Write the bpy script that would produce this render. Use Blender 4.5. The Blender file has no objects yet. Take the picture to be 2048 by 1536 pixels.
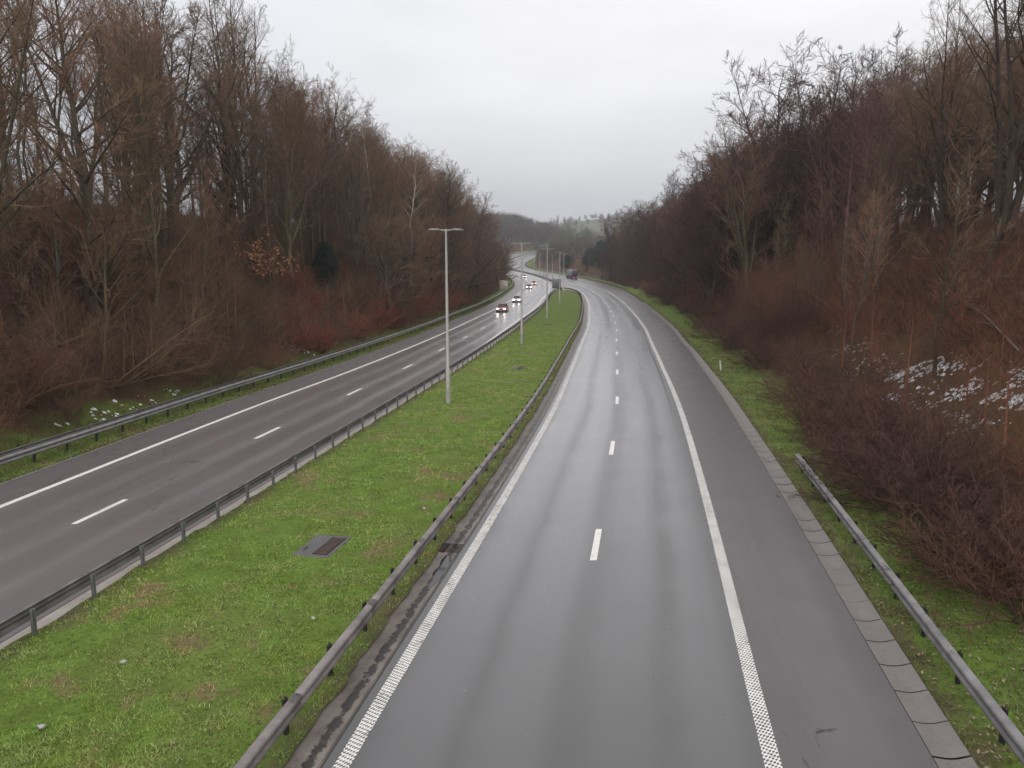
import bpy, math
import numpy as np
from mathutils import Vector

rng = np.random.default_rng(11)
S = bpy.context.scene
COL = S.collection
R = math.radians

# ------------------------------------------------------------------ camera, sky, sun, exposure
CAM_H = 8.6
HAZE = 0.00034
cd = bpy.data.cameras.new('camera')
cam = bpy.data.objects.new('camera', cd)
COL.objects.link(cam)
cam.location = (0, 0, CAM_H)
cam.rotation_euler = (R(90 - 9.05), 0, 0)
cd.sensor_fit = 'HORIZONTAL'
cd.sensor_width = 36
cd.lens = 36 * 1538 / 2048
cd.clip_end = 9000
S.camera = cam

SUN_EL, SUN_ROT = R(38), R(205)
W = bpy.data.worlds.new('World')
S.world = W
W.use_nodes = True
nt = W.node_tree
nt.nodes.clear()
def wn(t, **k):
    n = nt.nodes.new(t)
    for a, b in k.items():
        setattr(n, a, b)
    return n
wo = wn('ShaderNodeOutputWorld')
bg = wn('ShaderNodeBackground')
bg.inputs['Strength'].default_value = 1.0
nt.links.new(bg.outputs[0], wo.inputs[0])
sky = wn('ShaderNodeTexSky')
sky.sky_type = 'NISHITA'
sky.sun_disc = False
sky.sun_elevation = SUN_EL
sky.sun_rotation = SUN_ROT
skm = wn('ShaderNodeVectorMath', operation='SCALE')
skm.inputs['Scale'].default_value = 0.08
nt.links.new(sky.outputs[0], skm.inputs[0])
tc = wn('ShaderNodeTexCoord')
sx = wn('ShaderNodeSeparateXYZ')
nt.links.new(tc.outputs['Generated'], sx.inputs[0])
ramp = wn('ShaderNodeValToRGB')                       # overcast: brighter towards the zenith
els = ramp.color_ramp.elements
els[0].position = 0.0
els[0].color = (0.535, 0.552, 0.590, 1)
els[1].position = 1.0
els[1].color = (0.98, 0.975, 0.99, 1)
for p, c in ((0.05, (0.575, 0.588, 0.62)), (0.13, (0.70, 0.70, 0.722)), (0.24, (0.80, 0.795, 0.81)), (0.4, (0.86, 0.855, 0.875))):
    e = els.new(p)
    e.color = (*c, 1)
nt.links.new(sx.outputs['Z'], ramp.inputs[0])
mp = wn('ShaderNodeMapping')
mp.inputs['Scale'].default_value = (1.0, 1.0, 3.2)
nt.links.new(tc.outputs['Generated'], mp.inputs[0])
nz = wn('ShaderNodeTexNoise')
nz.inputs['Scale'].default_value = 2.6
nz.inputs['Detail'].default_value = 5
nz.inputs['Roughness'].default_value = 0.5
nt.links.new(mp.outputs[0], nz.inputs['Vector'])
nr = wn('ShaderNodeMapRange')
nr.inputs['From Min'].default_value = 0.3
nr.inputs['From Max'].default_value = 0.72
nr.inputs['To Min'].default_value = 0.90
nr.inputs['To Max'].default_value = 1.09
nt.links.new(nz.outputs['Fac'], nr.inputs['Value'])
cl = wn('ShaderNodeVectorMath', operation='SCALE')
nt.links.new(ramp.outputs[0], cl.inputs[0])
nt.links.new(nr.outputs[0], cl.inputs['Scale'])
lf = wn('ShaderNodeMapRange')                          # clouds thin a little to the left: a colder tint
lf.inputs['From Min'].default_value = 0.0
lf.inputs['From Max'].default_value = -0.6
lf.inputs['To Min'].default_value = 0.0
lf.inputs['To Max'].default_value = 0.30
nt.links.new(sx.outputs['X'], lf.inputs['Value'])
mx = wn('ShaderNodeMix', data_type='RGBA')
ad = wn('ShaderNodeMath', operation='ADD')
ad.inputs[1].default_value = 0.03
nt.links.new(lf.outputs[0], ad.inputs[0])
nt.links.new(ad.outputs[0], mx.inputs[0])
nt.links.new(cl.outputs[0], mx.inputs[6])
nt.links.new(skm.outputs[0], mx.inputs[7])
nt.links.new(mx.outputs[2], bg.inputs['Color'])

sd = bpy.data.lights.new('sun', 'SUN')
sun = bpy.data.objects.new('sun', sd)
COL.objects.link(sun)
sd.energy = 0.6
sd.angle = R(25)
sd.color = (1.0, 0.97, 0.93)
sun.rotation_euler = (R(90) - SUN_EL, 0, R(180) - SUN_ROT + R(0))

S.view_settings.view_transform = 'Standard'
S.view_settings.look = 'None'
S.view_settings.exposure = 0.4
S.view_settings.gamma = 1.0
S.render.engine = 'CYCLES'
cy = S.cycles
cy.max_bounces = 5
cy.diffuse_bounces = 2
cy.glossy_bounces = 3
cy.transmission_bounces = 2
cy.transparent_max_bounces = 6
cy.volume_bounces = 0
cy.caustics_reflective = False
cy.caustics_refractive = False
cy.use_denoising = True
S.render.filter_size = 1.9

# ------------------------------------------------------------------ helpers: maths
def curve(knots):
    k = np.array(knots, float)
    x, y = k[:, 0], k[:, 1]
    d = np.diff(y) / np.diff(x)
    h = np.diff(x)
    m = np.r_[d[0], (d[:-1] * h[1:] + d[1:] * h[:-1]) / (h[1:] + h[:-1]), d[-1]]
    def f(q):
        q = np.asarray(q, float)
        qc = np.clip(q, x[0], x[-1])
        i = np.clip(np.searchsorted(x, qc, side='right') - 1, 0, len(x) - 2)
        t = (qc - x[i]) / h[i]
        r = ((2*t**3 - 3*t**2 + 1) * y[i] + (t**3 - 2*t**2 + t) * h[i] * m[i]
             + (-2*t**3 + 3*t**2) * y[i+1] + (t**3 - t**2) * h[i] * m[i+1])
        r = r + np.where(q < x[0], (q - x[0]) * m[0], 0)
        return r
    return f
def lerpk(knots):
    k = np.array(knots, float)
    return lambda q: np.interp(q, k[:, 0], k[:, 1])
def sstep(a, b, x):
    t = np.clip((np.asarray(x, float) - a) / (b - a), 0, 1)
    return t * t * (3 - 2 * t)
def vnoise(x, y, seed=0):
    x, y = np.broadcast_arrays(np.asarray(x, float), np.asarray(y, float))
    xi, yi = np.floor(x).astype(np.int64), np.floor(y).astype(np.int64)
    fx, fy = x - xi, y - yi
    fx, fy = fx*fx*(3-2*fx), fy*fy*(3-2*fy)
    def hsh(a, b):
        n = (a * 374761393 + b * 668265263 + seed * 974634777) & 0xffffffff
        n = ((n ^ (n >> 13)) * 1274126177) & 0xffffffff
        return ((n ^ (n >> 16)) & 0xffff) / 65535.0
    return ((hsh(xi, yi)*(1-fx) + hsh(xi+1, yi)*fx)*(1-fy) + (hsh(xi, yi+1)*(1-fx) + hsh(xi+1, yi+1)*fx)*fy)
def fbm(x, y, seed=0, o=3):
    s, a, n = 0, 1.0, 0
    for i in range(o):
        s = s + a * vnoise(np.asarray(x) * 2**i, np.asarray(y) * 2**i, seed + i)
        n += a
        a *= .5
    return s / n

# ------------------------------------------------------------------ the road's plan (metres, Y away from the bridge)
RL = curve([(-80,-18.7),(-20,-8.4),(12,-2.95),(29,-0.02),(43.2,2.27),(64.1,5.14),(81.3,7.4),(99.3,9.8),(127.8,12.85),(164,16.2),
            (204,19.0),(243,20.3),(290,19.9),(326,17.8),(355,15.2),(380,12.2),(405,7.6),(425,2.6),(450,-2.6),(480,-4.2),(510,-2.8),(560,2.8),(610,9.8),(650,18.8),(720,44)])
dRA = lerpk([(-80,10.2),(40,10.3),(78,10.8),(156,11.2),(200,12.3),(239,14),(300,15.5),(340,15),(380,13),(420,12),(720,12)])
RA = lambda Y: RL(Y) + dRA(Y)
RD = lambda Y: RL(Y) + 3.7
RR = lambda Y: RL(Y) + 7.45
LA = curve([(-80,-35.7),(0,-24.1),(29,-19.9),(36,-18.95),(46.6,-17.5),(60,-15.3),(94,-10.7),(118,-8.2),(138,-6.1),(172.6,-3.3),(221,-.7),
            (282,1.1),(334,.2),(380,-5),(405,-9.5),(425,-14),(450,-18.8),(480,-20.2),(510,-18.8),(560,-13.5),(604,-8),(647,1),(720,27)])
dLL = lerpk([(-80,2.1),(36,2.1),(55,2.35),(100,2.5),(220,3.0),(300,3),(400,2.6)])
LL = lambda Y: LA(Y) + dLL(Y)
LR = curve([(-80,-27),(0,-14.6),(26,-10.5),(38,-8.65),(50.2,-6.8),(62,-5.0),(74.5,-3.3),(86.7,-1.75),(98.7,-.25),(111.7,1.2),(140,4.4),
            (192.5,8.6),(236.6,12.0),(273,13.7),(320,13.6),(355,11.4),(380,8.2),(405,3.4),(425,-1.6),(450,-6.8),(480,-8.4),(510,-7),(560,-1.4),(610,5.6),(650,14.6),(720,40)])
LD = lambda Y: LR(Y) - 3.8
BAR = lambda Y: (RL(Y) + LR(Y)) / 2
def zroad(Y):
    Y = np.asarray(Y, float)
    z = np.where(Y < 250, 0, np.where(Y < 453, 1.23e-4 * (Y - 250)**2, 5.07 + 0.05 * (np.minimum(Y, 700) - 453)))
    return z
TIP = 237.0
def isl_left(Y):
    Y = np.asarray(Y, float)
    t = np.clip((Y - 196) / (TIP - 196), 0, 1)
    a = LR(Y) + 0.85
    return a + (15.2 - a) * (1 - np.sqrt(np.clip(1 - t**2.6, 0, 1)))
def isl_right(Y):
    Y = np.asarray(Y, float)
    t = np.clip((Y - 190) / (TIP - 190), 0, 1)
    a = RL(Y) - 1.4
    return a + (15.2 - a) * (1 - np.sqrt(np.clip(1 - t**2.4, 0, 1)))

FL = curve([(0,0),(1.2,0.02),(3.0,.12),(4.6,.7),(9,3.4),(20,10.2),(26,12.4),(34,13.8),(60,17.2),(120,25),(300,40),(1500,60)])
FR = curve([(0,0),(1.6,.04),(3.4,.2),(5.5,.8),(11,3.0),(18,6.6),(26,10.6),(33,12.4),(60,14),(120,16),(300,24),(1500,48)])
SL = lerpk([(-80,1),(400,1),(470,.75),(560,.4),(3200,.25)])
SR = lerpk([(-80,1),(310,1),(360,.6),(400,.35),(3200,.35)])
def hills(X, Y):
    h = 18 * np.exp(-((X + 4) / 72)**2 - ((Y - 930) / 150)**2)
    h = h + 76 * np.exp(-((X - 300) / 420)**2 - ((Y - 1650) / 420)**2)
    h = h + 50 * np.exp(-((X + 700) / 500)**2 - ((Y - 1500) / 500)**2)
    return h * sstep(560, 860, Y)
def zterr(X, Y):
    X, Y = np.broadcast_arrays(np.asarray(X, float), np.asarray(Y, float))
    ol = LA(Y) - X
    orr = X - (RA(Y) + .7)
    z = zroad(Y)
    n = (fbm(X / 6, Y / 6, 3) - .5) * 1.0
    l = FL(np.maximum(ol, 0)) * SL(Y) + n * sstep(3, 9, ol)
    r = FR(np.maximum(orr, 0)) * SR(Y) + n * sstep(3.5, 9, orr)
    return z + np.where(ol > 0, l, np.where(orr > 0, r, -.06)) + hills(X, Y)

# ------------------------------------------------------------------ helpers: objects
def put(o, parent=None, label=None, cat=None, group=None, kind=None):
    COL.objects.link(o)
    if parent is not None:
        o.parent = parent
    for k, v in (('label', label), ('category', cat), ('group', group), ('kind', kind)):
        if v:
            o[k] = v
    return o
def empty(name, loc, label, cat, group=None, rz=0):
    o = bpy.data.objects.new(name, None)
    o.empty_display_size = .3
    o.location = loc
    o.rotation_euler = (0, 0, rz)
    return put(o, None, label, cat, group)
def mesh_data(name, V, faces, mats, uv=None, smooth=False, midx=None):
    """faces: list of int arrays (n, k)."""
    me = bpy.data.meshes.new(name)
    V = np.ascontiguousarray(V, np.float32)
    faces = [np.asarray(f, np.int32) for f in faces if len(f)]
    tot = np.concatenate([np.full(len(f), f.shape[1], np.int32) for f in faces])
    loops = np.concatenate([f.ravel() for f in faces]).astype(np.int32)
    st = np.concatenate([[0], np.cumsum(tot)[:-1]]).astype(np.int32)
    me.vertices.add(len(V))
    me.vertices.foreach_set('co', V.ravel())
    me.loops.add(len(loops))
    me.loops.foreach_set('vertex_index', loops)
    me.polygons.add(len(tot))
    me.polygons.foreach_set('loop_start', st)
    me.polygons.foreach_set('loop_total', tot)
    if smooth:
        me.polygons.foreach_set('use_smooth', np.ones(len(tot), bool))
    for m in (mats if isinstance(mats, (list, tuple)) else [mats]):
        me.materials.append(m)
    if midx is not None:
        me.polygons.foreach_set('material_index', np.asarray(midx, np.int32))
    if uv is not None:
        l = me.uv_layers.new(name='UVMap')
        l.data.foreach_set('uv', np.ascontiguousarray(np.asarray(uv, np.float32)[loops]).ravel())
    me.update(calc_edges=True)
    return me
def mesh_obj(name, V, faces, mats, parent=None, uv=None, smooth=False, midx=None, **tags):
    o = bpy.data.objects.new(name, mesh_data(name, V, faces, mats, uv, smooth, midx))
    return put(o, parent, **tags)
class MB:
    def __init__(s):
        s.v, s.f, s.n = [], {}, 0
    def add(s, V, faces):
        V = np.asarray(V, float).reshape(-1, 3)
        for f in faces:
            f = np.asarray(f, int)
            if f.ndim == 1:
                f = f[None]
            s.f.setdefault(f.shape[1], []).append(f + s.n)
        s.v.append(V)
        s.n += len(V)
        return s
    def box(s, x0, x1, y0, y1, z0, z1, bev=0.0, taper=(1, 1)):
        b = min(bev, (x1-x0)*.45, (y1-y0)*.45, (z1-z0)*.45)
        cx, cy_ = (x0+x1)/2, (y0+y1)/2
        def ring(z, ins, t=1):
            X0, X1, Y0, Y1 = x0+ins, x1-ins, y0+ins, y1-ins
            p = []
            c = b if b > 0 else 0
            if c == 0:
                p = [(X0,Y0),(X1,Y0),(X1,Y1),(X0,Y1)]
            else:
                c2 = c - ins*.5
                p = [(X0+c2,Y0),(X1-c2,Y0),(X1,Y0+c2),(X1,Y1-c2),(X1-c2,Y1),(X0+c2,Y1),(X0,Y1-c2),(X0,Y0+c2)]
            return [((px-cx)*(taper[0] if t else 1)+cx, (py-cy_)*(taper[1] if t else 1)+cy_, z) for px, py in p]
        rs = [ring(z0, 0, 0), ring(z1, 0)] if b == 0 else [ring(z0, b, 0), ring(z0+b, 0, 0), ring(z1-b, 0), ring(z1, b)]
        k = len(rs[0])
        V = [p for r in rs for p in r]
        F = [[i*k+j, i*k+(j+1) % k, (i+1)*k+(j+1) % k, (i+1)*k+j] for i in range(len(rs)-1) for j in range(k)]
        s.add(V, [F])
        s.add(rs[0], [[list(range(k))[::-1]]])
        s.add(rs[-1], [[list(range(k))]])
        return s
    def tube(s, P, rad, sides=8, cap=True):
        V, F = tubes(np.asarray(P, float)[None], np.broadcast_to(np.asarray(rad, float), (len(P),))[None], sides)
        k = len(P)
        s.add(V, [F])
        if cap:
            s.add(V[:sides], [[list(range(sides))[::-1]]])
            s.add(V[-sides:], [[list(range(sides))]])
        return s
    def prism(s, poly, ax, a, b):
        """poly 2d list extruded along axis ax ('x','y','z') from a to b."""
        n = len(poly)
        def mk(p, t):
            return {'x': (t, p[0], p[1]), 'y': (p[0], t, p[1]), 'z': (p[0], p[1], t)}[ax]
        V = [mk(p, a) for p in poly] + [mk(p, b) for p in poly]
        s.add(V, [[[i, (i+1) % n, n+(i+1) % n, n+i] for i in range(n)]])
        s.add(V[:n], [[list(range(n))[::-1]]])
        s.add(V[n:], [[list(range(n))]])
        return s
    def obj(s, name, mats, parent=None, smooth=False, **tags):
        return mesh_obj(name, np.concatenate(s.v), [np.concatenate(a) for a in s.f.values()], mats, parent, smooth=smooth, **tags)
    def data(s, name, mats, smooth=False):
        return mesh_data(name, np.concatenate(s.v), [np.concatenate(a) for a in s.f.values()], mats, smooth=smooth)
def tubes(P, rad, sides):
    """P (n,k,3), rad (n,k): returns V, quad faces."""
    n, k, _ = P.shape
    T = np.empty_like(P)
    T[:, 1:-1] = P[:, 2:] - P[:, :-2]
    T[:, 0] = P[:, 1] - P[:, 0]
    T[:, -1] = P[:, -1] - P[:, -2]
    T /= np.linalg.norm(T, axis=2, keepdims=True) + 1e-9
    ref = np.where(np.abs(T[:, :1, 2:3]) > .8, np.array([1., 0.13, 0]), np.array([0.07, 0, 1.]))
    U = np.cross(T, np.broadcast_to(ref, T.shape))
    U /= np.linalg.norm(U, axis=2, keepdims=True) + 1e-9
    B = np.cross(T, U)
    a = np.arange(sides) * 2 * np.pi / sides
    V = P[:, :, None] + rad[:, :, None, None] * (U[:, :, None] * np.cos(a)[:, None] + B[:, :, None] * np.sin(a)[:, None])
    i = np.arange(n)[:, None, None] * k * sides
    j = np.arange(k - 1)[None, :, None] * sides
    q = np.arange(sides)[None, None]
    q2 = (q + 1) % sides
    F = np.stack([i + j + q, i + j + q2, i + j + sides + q2, i + j + sides + q], -1).reshape(-1, 4)
    return V.reshape(-1, 3), F
def spikes(P0, P1, r):
    """three-sided tapered spikes from P0 to P1."""
    n = len(P0)
    T = P1 - P0
    T = T / (np.linalg.norm(T, axis=1, keepdims=True) + 1e-9)
    ref = np.where(np.abs(T[:, 2:3]) > .8, np.array([1., 0.1, 0]), np.array([0.1, 0, 1.]))
    U = np.cross(T, ref)
    U /= np.linalg.norm(U, axis=1, keepdims=True) + 1e-9
    B = np.cross(T, U)
    r = np.broadcast_to(r, (n,))[:, None]
    V = np.stack([P0 + r*U, P0 + r*(-.5*U + .87*B), P0 + r*(-.5*U - .87*B), P1], 1).reshape(-1, 3)
    b = np.arange(n)[:, None] * 4
    F = np.concatenate([b + [0, 1, 3], b + [1, 2, 3], b + [2, 0, 3]])
    return V, F

# ------------------------------------------------------------------ helpers: materials
class M:
    def __init__(s, name):
        s.m = bpy.data.materials.new(name)
        s.m.use_nodes = True
        s.t = s.m.node_tree
        s.b = s.t.nodes['Principled BSDF']
    def n(s, t, ins=None, **k):
        x = s.t.nodes.new(t)
        for a, b in k.items():
            setattr(x, a, b)
        for a, b in (ins or {}).items():
            s.set(x.inputs[a], b)
        return x
    def set(s, sock, v):
        if isinstance(v, bpy.types.NodeSocket):
            s.t.links.new(v, sock)
        elif isinstance(v, (tuple, list)) and sock.type == 'RGBA' and len(v) == 3:
            sock.default_value = (*v, 1)
        else:
            sock.default_value = v
    def uv(s):
        return s.n('ShaderNodeTexCoord').outputs['UV']
    def pos(s):
        return s.n('ShaderNodeNewGeometry').outputs['Position']
    def noise(s, scale, vec=None, detail=4, rough=.55, dist=0):
        i = {'Scale': scale, 'Detail': detail, 'Roughness': rough, 'Distortion': dist}
        i['Vector'] = vec if vec is not None else s.pos()
        return s.n('ShaderNodeTexNoise', i).outputs['Fac']
    def scale(s, v, x, y, z):
        return s.n('ShaderNodeMapping', {'Vector': v, 'Scale': (x, y, z)}).outputs[0]
    def rng(s, v, a, b, c=0, d=1, smooth=False):
        x = s.n('ShaderNodeMapRange', {'Value': v, 'From Min': a, 'From Max': b, 'To Min': c, 'To Max': d})
        if smooth:
            x.interpolation_type = 'SMOOTHSTEP'
        return x.outputs[0]
    def mix(s, f, a, b):
        return s.n('ShaderNodeMix', {0: f, 6: a, 7: b}, data_type='RGBA').outputs[2]
    def fmix(s, f, a, b):
        return s.n('ShaderNodeMix', {0: f, 2: a, 3: b}, data_type='FLOAT').outputs[0]
    def ma(s, op, a, b=0.0):
        return s.n('ShaderNodeMath', {0: a, 1: b}, operation=op).outputs[0]
    def sep(s, v):
        return s.n('ShaderNodeSeparateXYZ', {0: v}).outputs
    def bump(s, h, strength=.3, dist=.02):
        s.set(s.b.inputs['Normal'], s.n('ShaderNodeBump', {'Height': h, 'Strength': strength, 'Distance': dist}).outputs[0])
        return s
    def p(s, **k):
        for a, b in k.items():
            s.set(s.b.inputs[{'col': 'Base Color', 'rough': 'Roughness', 'metal': 'Metallic', 'spec': 'Specular IOR Level',
                              'ior': 'IOR', 'coat': 'Coat Weight', 'emc': 'Emission Color', 'ems': 'Emission Strength', 'crough': 'Coat Roughness'}[a]], b)
        return s
    def done(s):
        return s.m
def simple(name, c, rough=.5, metal=0, var=.25, sc=6.0, spec=.5, coat=0):
    m = M(name)
    f = m.noise(sc, m.n('ShaderNodeTexCoord').outputs['Object'])
    a = tuple(x * (1 - var) for x in c)
    b = tuple(min(1, x * (1 + var)) for x in c)
    return m.p(col=m.mix(m.rng(f, .3, .7), a, b), rough=m.rng(f, .3, .7, rough * .85, min(1, rough * 1.15)), metal=metal, spec=spec, coat=coat).done()
def glow(name, c, s):
    m = M(name)
    return m.p(col=c, emc=c, ems=s, rough=.2).done()
def bark(name, a, b, moss=None, red=None, sc=1.0, amt=.55):
    m = M(name)
    o = m.n('ShaderNodeTexCoord').outputs['Object']
    f = m.noise(3.0 * sc, m.scale(o, 3, 3, .6), 5)
    rnd = m.n('ShaderNodeObjectInfo').outputs['Random']
    c = m.mix(m.rng(f, .32, .68), a, b)
    if moss:
        g = m.rng(m.noise(.6, o, 3), .45, .62)
        c = m.mix(m.ma('MULTIPLY', m.ma('MULTIPLY', g, amt), m.rng(rnd, .0, 1, .3, 1)), c, moss)
    if red:
        c = m.mix(m.rng(m.ma('FRACT', m.ma('MULTIPLY', rnd, 7.3)), .35, 1, 0, .8), c, red)
    v = m.n('ShaderNodeHueSaturation', {'Color': c, 'Value': m.rng(m.ma('FRACT', m.ma('MULTIPLY', rnd, 3.7)), 0, 1, (.6), 1.35)}).outputs[0]
    return m.p(col=v, rough=.85, spec=.25).done()

# asphalt: worn wheel tracks run along each lane (u = metres from the reference line)
def asphalt(name, base, lane, tracks, wet, tint, ior, u0, u1):
    m = M(name)
    uv = m.uv()
    u, v, _ = m.sep(uv)
    pos = m.pos()
    wob = m.ma('ADD', m.ma('MULTIPLY', m.ma('SUBTRACT', m.noise(.05, pos, 3), .5), .7), m.ma('MULTIPLY', m.ma('SUBTRACT', m.noise(.35, pos, 4), .5), .5))
    uu = m.ma('ADD', u, wob)
    tr = None
    for c, w, a in tracks:
        d = m.ma('ABSOLUTE', m.ma('SUBTRACT', uu, c))
        k = m.ma('MULTIPLY', m.rng(d, w, w * .3, 0, 1, True), a)
        tr = k if tr is None else m.ma('MAXIMUM', tr, k)
    streak = m.noise(1.0, m.scale(uv, 1.3, .03, 1), 3, .5)
    blot = m.noise(.35, pos, 5, .6)
    fine = m.noise(40, pos, 3, .75)
    lum = m.ma('ADD', m.ma('MULTIPLY', streak, .5), m.ma('MULTIPLY', blot, .5))
    ln = m.ma('MULTIPLY', m.rng(u, u0 - .1, u0 + .1), m.rng(u, u1 + .1, u1 - .1))
    c = m.mix(ln, base, lane)
    c = m.n('ShaderNodeHueSaturation', {'Color': c, 'Value': m.rng(lum, .34, .66, .78, 1.2)}).outputs[0]
    patch = m.noise(1.0, m.scale(uv, .22, .018, 1), 1, .3)
    c = m.n('ShaderNodeHueSaturation', {'Color': c, 'Value': m.rng(patch, .56, .565, 1, .90)}).outputs[0]
    crk = m.n('ShaderNodeTexVoronoi', {'Vector': m.scale(uv, .5, .11, 1), 'Scale': 1.0}, feature='DISTANCE_TO_EDGE').outputs['Distance']
    cw = m.ma('ADD', crk, m.rng(m.noise(2.5, pos, 4), .3, .7, -.012, .014))
    c = m.mix(m.ma('MULTIPLY', m.rng(cw, .0035, .0), m.rng(m.noise(.09, pos, 2), .52, .6)), c, (.018, .017, .017))
    c = m.mix(m.ma('MULTIPLY', tr, .5), c, tint)
    c = m.mix(m.rng(fine, .38, .66, 0, .42), c, tuple(x * .45 for x in base))
    chips = m.rng(m.noise(13, pos, 1, .3), .80, .83)
    c = m.mix(m.ma('MULTIPLY', chips, .5), c, (.36, .34, .33))
    ro = m.fmix(tr, wet[0], wet[1])
    ro = m.ma('ADD', ro, m.rng(lum, .36, .64, .04, -.04))
    m.p(col=c, rough=m.ma('ADD', ro, .12), spec=.5, ior=ior)
    m.p(coat=m.ma('MULTIPLY', m.fmix(tr, .76, 1.0), m.fmix(ln, .35, 1.0)), crough=ro)
    m.b.inputs['Coat IOR'].default_value = 1.62
    return m.bump(fine, .07, .004).done()
M_asph_r = asphalt('asphalt_right', (.092, .079, .080), (.033, .032, .031), [(0.95, 1.05, 1), (2.7, 1.05, 1), (4.8, .85, .6), (6.5, .85, .6)], (.27, .17), (.034, .0335, .033), 1.6, -9, 7.5)
M_asph_l = asphalt('asphalt_left', (.140, .120, .120), (.200, .173, .172), [(0.95, .95, .7), (2.75, .95, .7), (4.75, .95, 1), (6.5, .95, 1)], (.29, .19), (.212, .187, .187), 1.8, -.2, 12)
def paint(name, ribs):
    m = M(name)
    uv = m.uv()
    u, v, _ = m.sep(uv)
    wb_ = m.ma('MULTIPLY', m.ma('SUBTRACT', m.noise(7, m.pos(), 3), .5), .045)
    u, v = m.ma('ADD', u, wb_), m.ma('ADD', v, wb_)
    f = m.noise(9, m.pos(), 5, .65)
    st = m.noise(1.2, m.scale(uv, 3, .25, 1), 4)
    c = m.mix(m.rng(f, .35, .75), (.84, .81, .77), (.66, .63, .59))
    c = m.mix(m.rng(st, .55, .72, 0, .5), c, (.40, .36, .32))
    c = m.mix(m.rng(m.noise(3.2, m.pos(), 6, .78), .59, .66, 0, .85), c, (.12, .11, .11))
    if ribs:                      # profiled line: raised dots in oblique rows with asphalt showing between them
        a = m.ma('SINE', m.ma('MULTIPLY', m.ma('ADD', v, m.ma('MULTIPLY', u, .55)), 2 * math.pi / .105))
        b = m.ma('SINE', m.ma('MULTIPLY', m.ma('SUBTRACT', v, m.ma('MULTIPLY', u, 1.7)), 2 * math.pi / .125))
        h = m.ma('ADD', m.ma('MULTIPLY', a, .5), m.ma('MULTIPLY', b, .5))
        k = m.rng(m.ma('ADD', h, m.rng(m.noise(1.6, m.pos(), 5, .7), .35, .7, .12, -.30)), -.38, -.08)
        c = m.mix(k, (.10, .096, .094), c)
        m.bump(k, .5, .01)
    return m.p(col=c, rough=.5, spec=.4).done()
M_paint = paint('road_paint', False)
M_paint_rib = paint('profiled_road_paint', True)
def concrete(name, a, b, dirt=.5, rough=.7):
    m = M(name)
    p = m.pos()
    f = m.noise(1.1, p, 6, .62)
    g = m.noise(14, p, 4, .6)
    c = m.mix(m.rng(f, .35, .66), a, b)
    c = m.mix(m.rng(g, .55, .75, 0, dirt), c, tuple(x * .35 for x in a))
    return m.p(col=c, rough=m.rng(f, .3, .7, rough - .2, rough + .1)).bump(g, .25, .01).done()
M_conc = concrete('gutter_concrete', (.17, .152, .14), (.215, .195, .178))
M_conc_wet = concrete('wet_worn_concrete', (.105, .088, .076), (.215, .182, .155), .8, .5)
M_conc_pale = concrete('pale_strip_concrete', (.30, .26, .23), (.40, .36, .32), .5)
M_slab = concrete('slab_concrete', (.085, .080, .080), (.135, .126, .126), .5)
M_barrier = concrete('barrier_concrete', (.10, .095, .09), (.15, .14, .135), .5)
M_silt_shade = concrete('dark_silt_joint_shade', (.018, .015, .013), (.045, .038, .033), .5, .5)  # silt tone, darkened further to paint the shade in the slab joints

def channel_mat():
    m = M('worn_channel')
    p = m.pos()
    f = m.noise(1.1, p, 6, .62)
    c = m.mix(m.rng(f, .35, .66), (.105, .088, .076), (.215, .182, .155))
    u, v, _ = m.sep(m.uv())
    mid = m.rng(m.ma('ABSOLUTE', m.ma('SUBTRACT', u, .20)), .04, .20, .12, -.16)
    k = m.rng(m.ma('ADD', m.noise(3.2, p, 6, .78), mid), .53, .60)
    c = m.mix(k, c, (.022, .018, .016))
    return m.p(col=c, rough=m.fmix(k, .5, .3)).bump(m.ma('SUBTRACT', 1, k), .6, .03).done()
M_chan = channel_mat()
def ground_mat():
    m = M('ground')
    p = m.pos()
    o, z, _ = m.sep(m.uv())          # u: metres beyond the road edge (median < 0), v: 1 on field
    big = m.noise(.22, p, 5, .6)
    mid = m.noise(1.3, p, 5, .6)
    fin = m.noise(18, p, 4, .65)
    grass = m.mix(m.rng(mid, .34, .66), (.090, .135, .018), (.135, .215, .034))
    grass = m.mix(m.rng(big, .5, .68, 0, .55), grass, (.150, .150, .050))
    grass = m.mix(m.rng(m.noise(.45, p, 6, .75), .545, .64, 0, .85), grass, (.190, .125, .068))
    grass = m.mix(m.rng(m.noise(9, p, 4, .7), .50, .66, 0, .75), grass, (.040, .052, .014))
    leaf = m.mix(m.rng(m.noise(7, p, 4), .35, .65), (.048, .026, .017), (.100, .055, .034))
    leaf = m.mix(m.rng(big, .52, .68, 0, .5), leaf, (.05, .055, .02))
    soil = m.mix(m.rng(mid, .4, .6), (.075, .052, .036), (.11, .085, .05))
    edge = m.ma('ADD', o, m.rng(m.noise(.5, p, 4), .2, .8, -2.0, 2.0))
    c = m.mix(m.rng(edge, 3.2, 5.0), grass, leaf)
    dirt = m.ma('ADD', o, m.rng(mid, .3, .7, -.5, .5))
    c = m.mix(m.rng(m.ma('ABSOLUTE', dirt), .75, .1, 0, .75), c, soil)
    field = m.mix(m.rng(m.noise(.02, p, 3), .4, .6), (.100, .110, .062), (.135, .145, .085))
    c = m.mix(z, c, field)
    return m.p(col=c, rough=.9, spec=.2).bump(fin, .6, .05).done()
M_ground = ground_mat()
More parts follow.
